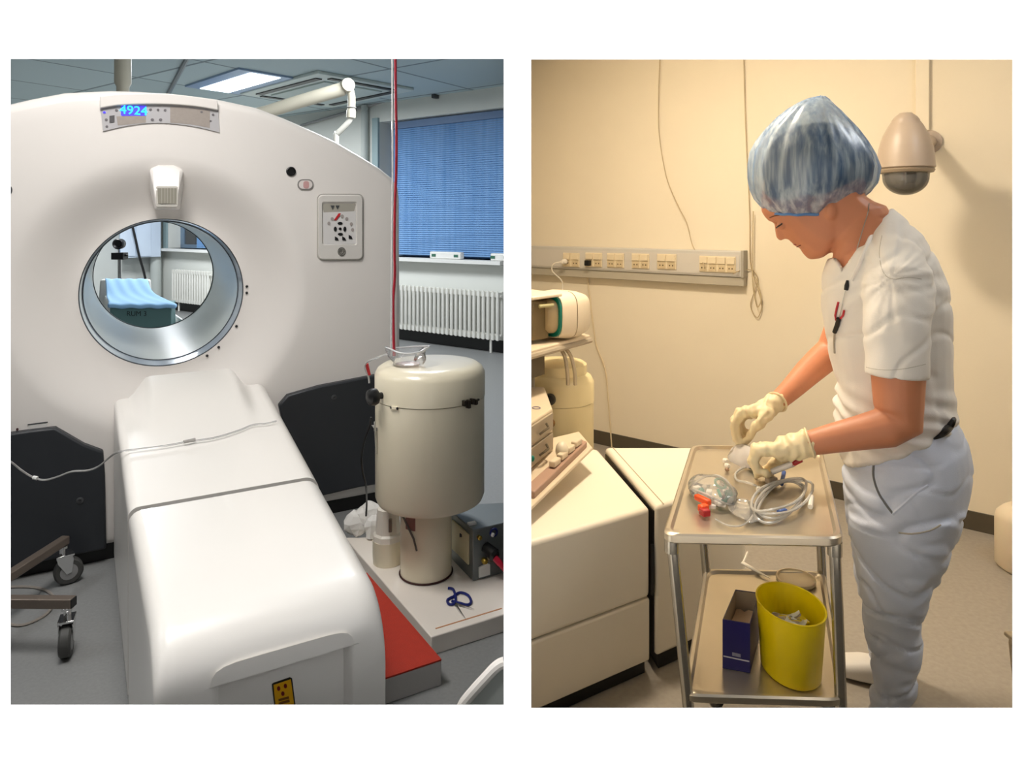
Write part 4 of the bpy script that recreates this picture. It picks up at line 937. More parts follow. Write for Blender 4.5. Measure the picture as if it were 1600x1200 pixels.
# shelf on top: far right corner and near left corner read from the photo
sh = [Vector((.034, 2.50, 0)), Vector((.328, 2.90, 0)), Vector((.25, 3.06, 0)), Vector((.034, 2.92, 0))]
mb = MB(); mb.prism([p + UP * .905 for p in sh], UP * .030); mb.build('shelf', cgl, cart, bevel=.006)
mb = MB(); mb.tube([p + UP * .912 for p in (sh[0], sh[1], sh[2])], .012, 8); mb.build('shelf_rim', cg, cart)
mb = MB(); mb.prism([(.034, 2.62, .80), (.13, 2.76, .80), (.13, 2.9, .80), (.034, 2.9, .80)], UP * .104); mb.build('under_shelf_box', cgd, cart)
for k in range(2):
    mb = MB(); mb.tube([tuple(p) for p in cat([(.19 + .02 * k, 2.84, .90), (.215 + .025 * k, 2.83, .86), (.225 + .03 * k, 2.82, .80), (.23 + .03 * k, 2.84, .74)], 5)], .008, 6); mb.build('lead', M('cart_lead', (206, 190, 160), .5), cart)
# drawer unit reaching over the bed
du = [Vector((.0285, 2.18, 0)), Vector((.142, 2.42, 0)), Vector((.13, 2.74, 0)), Vector((.0285, 2.74, 0))]
mb = MB(); mb.prism([p + UP * .60 for p in du], UP * .155); mb.build('drawer_case', cgl, cart, bevel=.008)
d = (du[1] - du[0]).normalized(); s_ = Vector((d.y, -d.x, 0)); L_ = (du[1] - du[0]).length
for k in range(2):
    z0 = .615 + .07 * k
    mb = MB(); mb.prism([du[0] + d * .01 + UP * z0, du[0] + d * (L_ - .012) + UP * z0, du[0] + d * (L_ - .012) + UP * (z0 + .06), du[0] + d * .01 + UP * (z0 + .06)], s_ * .008); dw = mb.build('drawer', cg, cart, bevel=.003)
    mb = MB(); mb.tube([du[0] + d * .12 + s_ * .012 + UP * (z0 + .02), du[0] + d * .13 + s_ * .024 + UP * (z0 + .03), du[0] + d * .17 + s_ * .024 + UP * (z0 + .03), du[0] + d * .18 + s_ * .012 + UP * (z0 + .04)], .004, 6); mb.build('handle', cgd, dw)
mb = MB(); q_ = du[0] + d * .07 + s_ * .009 + UP * .64; mb.ell(q_, (.007, .005, .01)); mb.build('teal_mark', M('teal_mark', (20, 140, 120), .5), cart)
mb = MB(); mb.torus(Vector((.085, 2.42, .756)), .014, .002, UP, 20, 5); mb.build('printed_ring', M('printed_ring', (120, 110, 130), .5), cart)
# tilted clip tray beside the drawers, just above the bed
tr1 = [Vector((.0285, 1.96, .56)), Vector((.285, 2.44, .60)), Vector((.25, 2.58, .615)), Vector((.15, 2.52, .61)), Vector((.0285, 2.20, .58))]
mb = MB(); mb.prism(tr1, UP * .012); mb.build('tray', cgl, cart, bevel=.004)
mb = MB(); mb.prism([tr1[0].lerp(tr1[1], .18) + Vector((-.008, .014, .012)), tr1[0].lerp(tr1[1], .97) + Vector((-.012, .014, .012)), tr1[1] + Vector((-.045, .03, .012)), tr1[0].lerp(tr1[1], .2) + Vector((-.045, .036, .012))], UP * .022); mb.build('rail', M('rail_mauve', (176, 142, 122), .45), cart, bevel=.004)
for k in range(4):
    mb = MB(); c = tr1[0].lerp(tr1[1], .55 + .11 * k) + Vector((-.03, .02, .045)); mb.box(c, (.022, .05, .02), RZ(-.5)); mb.build('clip', cgl, cart, bevel=.004)
mb = MB(); c = tr1[0].lerp(tr1[1], .72) + Vector((-.045, .02, .05)); mb.ell(c, (.022, .03, .03)); mb.build('knob', M('clip_white', (226, 214, 190), .4), cart)

# ---- white and teal device lying on the shelf
dv = thing('monitor_device', 'white rounded device with a teal stripe lying on the cart shelf', 'device', (.17, 2.78, .937))
wdv = M('device_white', (236, 220, 192), .35); tealm = M('device_teal', (0, 120, 104), .4); dk = M('device_inner', (122, 104, 70), .5)
ax_ = Vector((.80, .60, 0)).normalized(); dn = Vector((-.60, .80, 0))
def ddp(a, n_, z): return Vector((.115, 2.76, 1.035)) + ax_ * a + dn * n_ + UP * z
def sect(a, hw, hh, n_=28):
    out = []
    for k in range(n_):
        t = 2 * PI * k / n_; c, s = math.cos(t), math.sin(t)
        out.append(ddp(a, hw * math.copysign(abs(c) ** .55, c), hh * math.copysign(abs(s) ** .55, s)))
    return out
mb = MB(); mb.loft([sect(.03, .10, .088), sect(.07, .104, .094), sect(.10, .105, .096)]); mb.build('front_shell', wdv, dv, ang=50)
mb = MB(); mb.loft([sect(.101, .098, .09), sect(.104, .098, .09)]); mb.build('joint', dk, dv)
mb = MB(); mb.loft([sect(.105, .105, .096), sect(.15, .10, .092), sect(.19, .085, .08), sect(.208, .06, .06), sect(.212, .03, .03)]); mb.build('rear_shell', wdv, dv, ang=60)
mb = MB(); mb.loft([sect(.022, .094, .083), sect(.031, .096, .085)]); mb.build('teal_band', tealm, dv, ang=50)
mb = MB(); mb.loft([sect(-.02, .07, .055), sect(.0, .08, .068), sect(.024, .082, .07)]); mb.build('inner_face', M('device_beige', (176, 156, 118), .4), dv, ang=60)
mb = MB(); mb.loft([[ddp(-.09, n_, z) for n_, z in ((-.06, -.085), (.09, -.085), (.09, .07), (-.06, .07))], [ddp(.0, n_, z) for n_, z in ((-.05, -.085), (.09, -.085), (.09, .06), (-.05, .06))]]); mb.build('dark_panel', dk, dv, bevel=.006)
mb = MB(); mb.prism([ddp(-.10, -.07, .072), ddp(.03, -.098, .082), ddp(.03, .09, .082), ddp(-.10, .09, .072)], UP * .014); mb.build('top_visor', wdv, dv, bevel=.005)
mb = MB(); mb.tube([ddp(-.07, -.075, .048), ddp(-.01, -.09, .05)], .007, 8); mb.build('handle', M('handle_olive', (176, 166, 116), .35), dv)

# ---- jerrycan on the floor at the right edge
jc = PX(1600, 800, 2.80); jc = Vector((jc.x + .035, 2.80, 0))
jer = thing('jerrycan', 'white translucent plastic canister on the floor at the right edge', 'canister', jc)
jm = M('milky_plastic', (238, 222, 196), .4, sss=.2)
def jr(sx, sy, z, n_=28): return [jc + Vector((sx * math.copysign(abs(math.cos(t)) ** .6, math.cos(t)), sy * math.copysign(abs(math.sin(t)) ** .6, math.sin(t)), z)) for t in [2 * PI * k / n_ for k in range(n_)]]
mb = MB(); mb.loft([jr(.12, .07, .002), jr(.13, .08, .015), jr(.13, .08, .20), jr(.125, .076, .225), jr(.10, .06, .25), jr(.04, .035, .275), jr(.03, .03, .29)]); mb.build('can', jm, jer, ang=50)
mb = MB(); mb.lathe([(.034, .29), (.034, .32), (.028, .325)], jc, n=24); mb.build('screw_cap', M('cap_white', (232, 226, 214), .4), jer)
mb = MB(); mb.tube([jc + Vector((-.08, 0, .235)), jc + Vector((-.07, 0, .285)), jc + Vector((-.035, 0, .275))], .010, 8); mb.build('handle', jm, jer)
# ---- beige bin corner bottom right
bc = PX(1762, 1100, 1.75); 
bn_ = thing('waste_bin', 'beige bin with sloping side at the bottom right edge', 'bin', (bc.x, 1.75, 0))
bm_ = M('bin_beige', (206, 186, 152), .5)
def brg(h, z): return [Vector((bc.x + a * h, 1.75 + b_ * h, z)) for a, b_ in ((-1, -1), (1, -1), (1, 1), (-1, 1))]
mb = MB(); mb.loft([brg(.165, .002), brg(.18, .25)]); mb.build('bin_body', bm_, bn_, bevel=.012)
mb = MB(); mb.loft([brg(.184, .25), brg(.184, .262)]); mb.build('rim', bm_, bn_, bevel=.004)

# ================================================================== STEEL TROLLEY
TT = .72
A = Vector((.3295, 1.515, 0)); B = Vector((.719, 1.498, 0)); Cc = Vector((.948, 2.115, 0)); Dd = Vector((.553, 2.132, 0))
tro = thing('steel_trolley', 'stainless steel instrument trolley with two trays on chrome legs', 'trolley', ((A + Cc) / 2))
tsteel = M('tray_steel', (212, 202, 184), .28, .8, var=.03, vscale=20)
tpol = M('polished_leg', (204, 200, 192), .22, .9)
def rq(q, ins, r=.035, n=6):
    """rounded quad, inset towards its middle"""
    P = []
    for i in range(4):
        p, a, b = q[i], q[i - 1], q[(i + 1) % 4]
        da, db = (a - p).normalized(), (b - p).normalized(); o = p + (da + db) * ins
        s_, e_ = o + da * r, o + db * r; 
        for k in range(n + 1):
            t = k / n; P.append(s_.lerp(o, t).lerp(o.lerp(e_, t), t))
    return P
def trayset(q, zt, name, parent, hgt=.022):
    up = lambda P, z: [p + UP * z for p in P]
    m = MB(); m.loft([up(rq(q, .004), zt - hgt), up(rq(q, 0), zt - hgt + .004), up(rq(q, 0), zt - .004), up(rq(q, .004), zt), up(rq(q, .012), zt), up(rq(q, .018), zt - .008), up(rq(q, .03), zt - .010)])
    return m.build(name, tsteel, parent, ang=40)
trayset([A, B, Cc, Dd], TT, 'top_tray', tro)
m_ = (A + B + Cc + Dd) / 4
A2, B2, C2, D2 = [m_ + (p - m_) * .90 for p in (A, B, Cc, Dd)]
sh_ = Vector((.012, -.035, 0)); A2, B2, C2, D2 = [p + sh_ for p in (A2, B2, C2, D2)]
ZB = .372
trayset([A2, B2, C2, D2], ZB, 'lower_tray', tro, .02)
for p, q_ in ((A, A2), (B, B2), (Cc, C2), (Dd, D2)):
    mdl = m_; t_ = p.lerp(m_, .085); b_ = q_.lerp(m_ + sh_, .055); d = (b_ - t_) / (TT - ZB)
    t_ = Vector((t_.x, t_.y, TT - .02)); b2 = Vector((b_.x, b_.y, ZB - .02)); ft = Vector((b_.x, b_.y, .05)) + Vector((d.x, d.y, 0)) * .25
    mb = MB(); mb.tube([t_, t_.lerp(b2, .25), b2, ft], .0125, 14); lg = mb.build('leg', tpol, tro)
    mb = MB(); mb.tube([t_ - UP * .0, t_ - UP * .03], .016, 14); mb.build('leg_collar', tpol, lg)
    mb = MB(); mb.lathe([(.02, -.012), (.03, -.012), (.035, -.006), (.035, .006), (.03, .012), (.02, .012)], (ft.x, ft.y, .0352), (1, .3, 0), 24); mb.build('castor', black, lg)
def TO(px, py, z=TT - .009): return FLR(px, py, z)
# ---- things on the top tray
orange = M('orange_plastic', (240, 84, 20), .35); tealp = M('teal_plastic', (30, 140, 120), .4); greenp = M('dark_green_plastic', (20, 84, 50), .4); blue_ = M('mid_blue_plastic', (70, 100, 170), .4); redp = M('deep_red_plastic', (176, 26, 30), .35)
milky = MT('milky_tubing', (240, 232, 214), .52, .1); whitep = M('white_connector', (244, 238, 226), .35)
c0 = TO(1112, 778); bg_ = thing('clear_bag', 'round clear plastic bag holding an orange clip and teal caps', 'plastic bag', c0)
film2 = MT('bag_film_crisp', (244, 236, 222), .80, .06)
def blob(c, rx, ry, h, wob, seed, nu=40, nv=8):
    R = []
    for j in range(nv + 1):
        t = j / nv; rr_ = math.sin(PI * (.12 + .80 * t)) ; z = h * (1 - math.cos(PI * t)) / 2
        R.append([c + Vector((rx * rr_ * math.cos(a) * (1 + wob * math.sin(5 * a + seed + t * 4)), ry * rr_ * math.sin(a) * (1 + wob * math.sin(7 * a + seed)), z + .001)) for a in [2 * PI * i / nu for i in range(nu)]])
    return R
mb = MB(); mb.loft(blob(c0, .058, .085, .042, .06, 1.0)); mb.build('bag', film2, bg_, ang=70)
mb = MB(); mb.tube([tuple(p) for p in cat([c0 + Vector((.053 * math.cos(a), .078 * math.sin(a), .022 + .012 * math.sin(2 * a))) for a in [2 * PI * i / 14 for i in range(15)]], 4)], .0028, 6); mb.build('rolled_edge', milky, bg_)
mb = MB(); mb.box(TO(1098, 795) + UP * .022, (.016, .046, .014), RZ(.5)); mb.box(TO(1099, 804) + UP * .016, (.024, .018, .016), RZ(.5)); mb.build('orange_clip', orange, bg_, bevel=.004)
mb = MB(); mb.box(TO(1101, 808) + UP * .012, (.02, .022, .016), RZ(.3)); mb.build('red_clip', redp, bg_, bevel=.003)
mb = MB(); mb.ell(TO(1096, 777) + UP * .016, (.008, .008, .008)); mb.build('teal_cap', tealp, bg_)
mb = MB(); mb.torus(TO(1126, 770) + UP * .024, .014, .0035, (0.2, -.6, 1), 20, 6); mb.tube([TO(1122, 778) + UP * .02, TO(1126, 784) + UP * .014], .004, 6); mb.build('teal_clamp', tealp, bg_)
for x, y in ((1089, 770), (1108, 776), (1121, 792), (1128, 796), (1113, 798)):
    mb = MB(); mb.box(TO(x, y) + UP * .012, (.014, .02, .01), RZ(x * .7)); mb.build('white_part', whitep, bg_, bevel=.003)
# second, emptier pouch beside it
c1 = TO(1163, 800); eb = thing('empty_pouch', 'flat empty clear pouch lying between the bag and the coiled tubing', 'plastic pouch', c1)
mb = MB(); mb.loft(blob(c1, .036, .075, .012, .08, 2.2)); mb.build('pouch', film2, eb, ang=70)
mb = MB(); mb.tube([tuple(p) for p in cat([TO(x, y) + UP * .006 for x, y in ((1118, 815), (1135, 824), (1155, 826), (1170, 818), (1178, 806))], 5)], .0022, 5); mb.build('crease', milky, eb)
# coiled tubing
cc_ = TO(1226, 788); coil = thing('coiled_tubing', 'loose coil of clear infusion tubing at the right of the top tray', 'tubing', cc_)
for k in range(4):
    pts = []
    for i in range(19):
        a = 2 * PI * i / 18; rx, ry = 40 + 3.5 * k - (k % 2) * 6, 30 - 1.5 * k
        x = 1221 + (k % 3) * 4 - 4 + rx * math.cos(a) * .95 - 8 * math.sin(a); y = 789 + ry * math.sin(a) - 10 * math.cos(a)
        pts.append(TO(x, y) + UP * (.007 + .006 * k + .003 * math.sin(3 * a + k)))
    mb = MB(); mb.tube([tuple(p) for p in cat(pts, 4)], .0034, 7); mb.build('loop', milky, coil)
mb = MB(); mb.tube([tuple(p) for p in cat([TO(x, y) + UP * .012 for x, y in ((1190, 775), (1205, 764), (1222, 758), (1240, 757), (1254, 758))], 5)], .0034, 7); mb.build('loop', milky, coil)
mb = MB(); mb.box(TO(1222, 806) + UP * .012, (.022, .016, .010), RZ(.4)); mb.build('blue_connector', blue_, coil, bevel=.003)
mb = MB(); mb.tube([TO(1266, 800) + UP * .012, TO(1268, 786) + UP * .016], .006, 8); mb.build('white_connector', whitep, coil)
# small curve of tubing and stopcock parts in the middle
cu_ = TO(1180, 750); t3 = thing('connector_set', 'small valve with blue, red and white caps on a short curved tube', 'tubing connector', cu_)
mb = MB(); mb.tube([tuple(p) for p in cat([TO(x, y) + UP * .006 for x, y in ((1176, 731), (1160, 735), (1149, 744), (1152, 754), (1166, 757), (1180, 762), (1187, 768))], 6)], .0032, 7); mb.build('short_tube', milky, t3)
mb = MB(); mb.tube([TO(1186, 772) + UP * .009, TO(1201, 765) + UP * .009, TO(1216, 758) + UP * .010], [.006, .005, .005], 8); mb.build('luer_arm', M('luer_grey', (186, 170, 150), .4), t3)
mb = MB(); mb.ell(TO(1186, 770) + UP * .009, (.008, .008, .008)); mb.build('white_cap', whitep, t3)
mb = MB(); mb.box(TO(1205, 757) + UP * .012, (.026, .022, .018), RZ(.3)); mb.build('valve_body', M('valve_grey', (176, 162, 146), .4), t3, bevel=.003)
mb = MB(); mb.tube([TO(1221, 760) + UP * .006, TO(1225, 748) + UP * .018], .0055, 8); mb.build('blue_lever', blue_, t3)
mb = MB(); mb.ell(TO(1206, 745) + UP * .012, (.008, .007, .006)); mb.build('red_cap', M('orange_red_cap', (206, 84, 50), .4), t3)
mb = MB(); mb.ell(TO(1210, 750) + UP * .020, (.005, .005, .004)); mb.build('black_cap', black, t3)
mb = MB(); mb.ell(TO(1195, 748) + UP * .010, (.010, .008, .006)); mb.build('bronze_cap', M('bronze_cap', (140, 116, 76), .4), t3)
c4 = TO(1176, 735); mb = MB(); mb.box(c4 + UP * .010, (.014, .024, .014), RZ(.6)); tag(mb.build('green_cap', greenp, at=c4, bevel=.003), 'dark green cap under the fingertips of the nearer glove', 'cap')
c5 = TO(1133, 727); wcp = thing('white_connector', 'pair of small white connectors alone at the left middle of the tray', 'connector', c5)
for x, y in ((1131, 723), (1134, 731)):
    mb = MB(); mb.lathe([(.005, 0), (.007, .003), (.007, .012), (.004, .016)], TO(x, y) + UP * .007, (.3, -1, .2), 14); mb.build('cap', whitep, wcp)
mb = MB(); mb.ell(TO(1136, 737) + UP * .006, (.006, .008, .005)); mb.build('tip', M('tip_brown', (150, 120, 96), .5), wcp)
# ---- things on the lower tray
def LO(px, py, z=ZB - .009): return FLR(px, py, z)
yb = LO(1234, 1072); yc = LO(1236, 1044); yr = .0625
yc = Vector((yc.x, LO(1236, 1082).y + .078, ZB - .009))
yc.x = (1235 - CX) / F * yc.y
ybm = M('yellow_bin_plastic', (252, 222, 0), .32, sss=.0)
bin_ = thing('yellow_bin', 'round yellow sharps bin half full of clear wrappers on the lower tray', 'bin', yc)
rt = .072; hb = .156
mb = MB(); mb.lathe([(.001, .001), (.058, .001), (.063, .006), (rt, hb - .004), (rt + .002, hb), (rt - .002, hb), (rt - .003, hb - .006), (.060, .008), (.001, .007)], yc, n=56, sy=1.3); mb.build('bin_wall', ybm, bin_, ang=50)
# wrappers in the bin
for k in range(9):
    a = k * 2.4; r = .012 + .036 * ((k * 7) % 5) / 5; p = yc + Vector((r * math.cos(a), r * math.sin(a), .103 + .006 * (k % 3)))
    mb = MB(); G_ = []
    for i in range(5): G_.append([p + Vector(((i - 2) * .011, (j - 2) * .009, .010 * noise.noise(Vector((i * .9 + k * 5, j * .9, k))))) + Vector((0, 0, .004 * math.sin(i + j))) for j in range(5)])
    mb.loft([[RZ(a) @ (q - p) + p for q in row] for row in G_], caps=False, closed=False)
    tag(mb.build('wrapper', MT('wrapper_film', (236, 226, 176), .4, .1), at=p, smooth=True, ang=80), 'clear crumpled wrapper lying inside the yellow bin', 'wrapper', 'wrappers in the yellow bin')
mb = MB(); mb.tube([yc + Vector((-.03, -.02, .117)), yc + Vector((-.015, -.03, .113))], .004, 6); tag(mb.build('dark_cap', black, at=yc + Vector((-.02, -.025, .1))), 'small dark cap on the wrappers inside the yellow bin', 'cap')
mb = MB(); mb.lathe([(.052, .009), (.060, .088), (.001, .092)], yc, n=24, sy=1.3); o = mb.build('contents', M('waste_mass', (206, 188, 60), .6, var=.15, vscale=60), bin_); o['kind'] = 'stuff'
# dark blue carton with gloves
gx = LO(1130, 1024, ZB - .009); 
zt_b = ZB + .105
q0, q1 = FLR(1129, 968, zt_b), FLR(1172, 975, zt_b); q3, q2 = FLR(1149, 921, zt_b), FLR(1186, 926, zt_b)
qq = [q0, q1, q2, q3]; bxp = [Vector((p.x, p.y, ZB - .0085)) for p in qq]
car = thing('glove_carton', 'open dark blue carton of pale gloves beside the yellow bin', 'carton', sum(bxp, Vector()) / 4)
navyc = M('carton_navy', (32, 26, 92), .45, var=.04)
hh = zt_b - (ZB - .0085)
mb = MB(); cen = sum(bxp, Vector()) / 4
outer = bxp; inner = [p.lerp(cen, .04) for p in bxp]
mb.loft([outer, [p + UP * hh for p in outer], [p + UP * hh for p in inner], [p + UP * .012 for p in inner]]); mb.build('carton_body', navyc, car, smooth=False)
mb = MB(); lin_ = [p.lerp(cen, .045) for p in bxp]
mb.loft([[p + UP * .013 for p in lin_], [p + UP * (hh - .001) for p in lin_], [p.lerp(cen, .02) + UP * (hh - .001) for p in lin_], [p.lerp(cen, .02) + UP * .014 for p in lin_]]); mb.build('carton_lining', M('carton_inside', (176, 160, 138), .7), car, smooth=False)
for k in range(3):
    mb = MB(); R_ = []
    for i in range(6): R_.append([cen.lerp(bxp[0].lerp(bxp[3], j / 5).lerp(bxp[1].lerp(bxp[2], j / 5), i / 5), .86) + UP * (.07 + .012 * k + .012 * noise.noise(Vector((i * .8, j * .8, k * 3)))) for j in range(6)])
    mb.loft(R_, caps=False, closed=False); o = mb.build('glove_layer', M('glove_in_box', (230, 200, 170), .7), car, ang=80)
    break
d = (bxp[1] - bxp[0]).normalized(); nrm = Vector((d.y, -d.x, 0)); Lx = (bxp[1] - bxp[0]).length
def cpt(a, z): return bxp[0] + d * Lx * a + UP * z + nrm * .0012
mb = MB(); mb.prism([cpt(.03, .028), cpt(.97, .026), cpt(.97, .029), cpt(.03, .031)], nrm * .0004); mb.build('printed_line', M('carton_print', (190, 186, 196), .5), car)
mb = MB(); mb.prism([cpt(.35, .034), cpt(.66, .033), cpt(.66, .041), cpt(.35, .042)], nrm * .0004); mb.build('printed_mark', M('carton_print_dim', (150, 146, 166), .5, var=.3, vscale=160), car)
# white tapered applicator, clear round lid
ap = LO(1180, 892); apt = thing('applicator', 'white tapered applicator lying across the back of the lower tray', 'applicator', ap)
mb = MB(); mb.tube([LO(1160, 886) + UP * .013, LO(1180, 896) + UP * .010, LO(1203, 906) + UP * .005], [.007, .0055, .002], 8, flat=.6); mb.build('body', whitep, apt)
mb = MB(); mb.tube([LO(1161, 887) + UP * .014, LO(1168, 874) + UP * .022], .0032, 6); mb.build('side_tag', whitep, apt)
ll = LO(1246, 911); lid_ = thing('round_lid', 'round translucent lid lying behind the yellow bin', 'lid', ll)
lc2 = Vector((ll.x, ll.y + .01, ZB - .0085)); mb = MB(); mb.lathe([(.052, .001), (.054, .004), (.054, .011), (.050, .012), (.048, .006), (.001, .006)], lc2, n=40); mb.build('disc', M('lid_translucent', (226, 208, 172), .35, sss=.1), lid_)
# ================================================================== PERSON AT THE TROLLEY
from mathutils.bvhtree import BVHTree
phi = math.atan2(595, 1080); pe = Vector((math.cos(phi), -math.sin(phi), 0)); prr = Vector((math.sin(phi), math.cos(phi), 0))
PQ = Vector((595 / 1080 * 1.92, 1.92, 0))
def BP(px, py, d=0.0): return PL(px, py, PQ + prr * d, prr)
skin = M('skin', (206, 136, 100), .5, var=.05, vscale=14, sss=.12)
lip = M('lip_colour', (176, 92, 80), .45)
hairm = M('dark_hair', (52, 44, 40), .6, var=.2, vscale=60)
shirtm = M('white_cotton', (238, 233, 226), .8, var=.015, bump=.08, bscale=500)
trousm = M('white_workwear', (222, 230, 248), .75, var=.02, bump=.06, bscale=400)
latex = M('latex_glove', (240, 222, 180), .45, var=.05, vscale=30, sss=.1)
shoem = M('white_clog', (238, 234, 228), .5)
per = thing('person', 'person in white shirt and trousers, blue hair cover and latex gloves, bending over the trolley', 'person', (BP(1400, 1100).x, BP(1400, 1100).y, 0))

def union(mb, voxel, it=4, fac=.5, wr=None):
    """voxel union of overlapping closed shapes, smoothed, optionally wrinkled along the normals; returns an MB"""
    me = bpy.data.meshes.new('tmp'); me.from_pydata([tuple(p) for p in mb.v], [], mb.f)
    bm = bmesh.new(); bm.from_mesh(me); bmesh.ops.recalc_face_normals(bm, faces=bm.faces); bm.to_mesh(me); bm.free()
    o = bpy.data.objects.new('tmp', me); C.objects.link(o)
    m = o.modifiers.new('r', 'REMESH'); m.mode = 'VOXEL'; m.voxel_size = voxel
    if it:
        s = o.modifiers.new('s', 'SMOOTH'); s.iterations = it; s.factor = fac
    dg = bpy.context.evaluated_depsgraph_get(); e = bpy.data.meshes.new_from_object(o.evaluated_get(dg))
    out = MB(); nn = [v.normal.copy() for v in e.vertices]; co = [v.co.copy() for v in e.vertices]
    if wr: co = [p + n * wr(p) for p, n in zip(co, nn)]
    out.v = co; out.f = [list(p.vertices) for p in e.polygons]
    bpy.data.objects.remove(o); bpy.data.meshes.remove(me); bpy.data.meshes.remove(e)
    return out
def chain(mb, pts, n=14):
    """capsule chain: [(point, radius)...]"""
    P = [p for p, r in pts]; R = [r for p, r in pts]
    d0 = (P[0] - P[1]).normalized(); d1 = (P[-1] - P[-2]).normalized()
    PP = [P[0] + d0 * R[0] * .95, P[0] + d0 * R[0] * .7] + P + [P[-1] + d1 * R[-1] * .7, P[-1] + d1 * R[-1] * .95]
    RR = [R[0] * .3, R[0] * .72] + R + [R[-1] * .72, R[-1] * .3]
    mb.tube(PP, RR, n)
def oval(F_, B_, b, d=0.0, n=32, pw=.9):
    """cross-section through a front and a back pixel, half-breadth b across the body"""
    f, k = BP(F_[0], F_[1], d), BP(B_[0], B_[1], d); c = (f + k) / 2; h = (k - f) / 2
    return [c + h * math.copysign(abs(math.cos(t)) ** pw, math.cos(t)) + prr * b * math.copysign(abs(math.sin(t)) ** pw, math.sin(t)) for t in [2 * PI * i / n for i in range(n)]]
# ---- body: head, neck, trunk, arms, legs as one surface
names = 'abcdefghijklmnopqrstu'
HP = [
 (.0, [(1189, 318), (1199, 343), (1209, 348), (1211, 359), (1213, 371), (1220, 376), (1228, 372), (1238, 380), (1243, 385), (1250, 388), (1254, 395), (1263, 404), (1272, 405), (1286, 402), (1302, 394), (1326, 414), (1392, 334), (1352, 306), (1358, 258), (1285, 198), (1208, 245)]),
 (.011, [(1189, 318), (1199, 343), (1210, 348), (1212, 359), (1215, 371), (1221, 375.5), (1229, 372), (1239, 380.5), (1243.5, 385), (1250, 388), (1254, 395), (1263, 404), (1272, 405), (1286, 402), (1302, 394), (1326, 414), (1392, 334), (1352, 306), (1358, 258), (1285, 198), (1208, 245)]),
 (.02, [(1190, 318), (1200, 342), (1215, 347), (1221, 357), (1225, 367), (1229, 373), (1233, 375), (1241, 381), (1246, 385.5), (1252, 388), (1256, 395), (1264, 403), (1273, 404), (1287, 401), (1303, 393), (1327, 413), (1391, 334), (1352, 306), (1357, 258), (1285, 199), (1209, 245)]),
 (.034, [(1193, 318), (1204, 341), (1219, 349), (1226, 356), (1232, 365), (1236, 371), (1240, 376), (1247, 382), (1251, 386), (1257, 388), (1261, 394), (1268, 400), (1276, 401), (1288, 399), (1304, 391), (1328, 410), (1388, 334), (1350, 306), (1354, 258), (1285, 202), (1212, 246)]),
 (.05, [(1202, 318), (1214, 340), (1226, 348), (1233, 355), (1240, 363), (1246, 370), (1250, 374), (1256, 380), (1260, 383), (1265, 386), (1269, 390), (1276, 394), (1282, 395), (1291, 393), (1306, 386), (1331, 402), (1380, 335), (1346, 306), (1348, 260), (1285, 208), (1220, 250)]),
 (.066, [(1224, 315), (1234, 332), (1243, 340), (1250, 347), (1256, 353), (1262, 358), (1266, 362), (1271, 366), (1275, 369), (1279, 371), (1283, 373), (1288, 375), (1293, 376), (1300, 375), (1310, 370), (1338, 388), (1366, 340), (1338, 308), (1338, 265), (1285, 222), (1235, 260)]),
 (.076, [(1262, 305), (1266, 312), (1269, 317), (1272, 321), (1275, 324), (1278, 327), (1281, 329), (1284, 331), (1287, 333), (1290, 334), (1293, 335), (1296, 335), (1299, 335), (1302, 333), (1306, 330), (1310, 326), (1314, 318), (1314, 308), (1310, 285), (1288, 265), (1268, 285)]),
]
HD = -.03
b_ = MB()
sl_ = [(-d, p) for d, p in HP[::-1]] + [(d, p) for d, p in HP[1:]]
b_.loft([[BP(x, y, HD + d) for x, y in cat(p, 3, True)] for d, p in sl_])
chain(b_, [(BP(1352, 345, -.045), .056), (BP(1338, 385, -.065), .055), (BP(1322, 416, -.06), .040)], 18)
b_.ell(BP(1298, 330, HD - .078), (.014, .008, .024), RZ(-phi)); b_.ell(BP(1298, 330, HD + .078), (.014, .008, .024), RZ(-phi))
b_.ell(BP(1221, 352, HD - .036), (.013, .012, .012))                                     # eyelids
b_.ell(BP(1221, 352, HD + .036), (.013, .012, .012))
# trunk and legs, kept inside the clothes
TR = [((1315, 716), (1497, 655), .185), ((1309, 690), (1497, 640), .178), ((1303, 640), (1491, 600), .166), ((1303, 590), (1489, 550), .162), ((1292, 540), (1489, 500), .168), ((1283, 480), (1484, 448), .178), ((1283, 430), (1467, 405), .184), ((1294, 404), (1441, 366), .166), ((1332, 396), (1410, 337), .112), ((1352, 368), (1394, 324), .068)]
def shrink(F_, B_, k): 
    cx, cy = (F_[0] + B_[0]) / 2, (F_[1] + B_[1]) / 2; return (cx + (F_[0] - cx) * k, cy + (F_[1] - cy) * k), (cx + (B_[0] - cx) * k, cy + (B_[1] - cy) * k)
b_.loft([oval(*shrink(f, k, .86), b * .86) for f, k, b in TR[:9]])
HIP = [((1314, 702), (1497, 650), .180), ((1315, 732), (1512, 688), .186), ((1318, 770), (1519, 730), .19), ((1322, 812), (1513, 785), .19), ((1330, 850), (1497, 842), .175)]
b_.loft([oval(*shrink(f, k, .85), b * .85) for f, k, b in HIP])
NL = [((1322, 800), (1512, 800), .105, -.085), ((1332, 850), (1493, 850), .10, -.09), ((1338, 885), (1479, 885), .092, -.095), ((1346, 930), (1458, 930), .084, -.10), ((1352, 970), (1447, 970), .078, -.10), ((1357, 1010), (1445, 1010), .074, -.10), ((1361, 1040), (1442, 1040), .072, -.10), ((1357, 1080), (1433, 1080), .068, -.10), ((1353, 1108), (1423, 1108), .066, -.10), ((1350, 1148), (1414, 1148), .064, -.10)]
b_.loft([oval(*shrink(f, k, .75), b * .75, d) for f, k, b, d in NL])
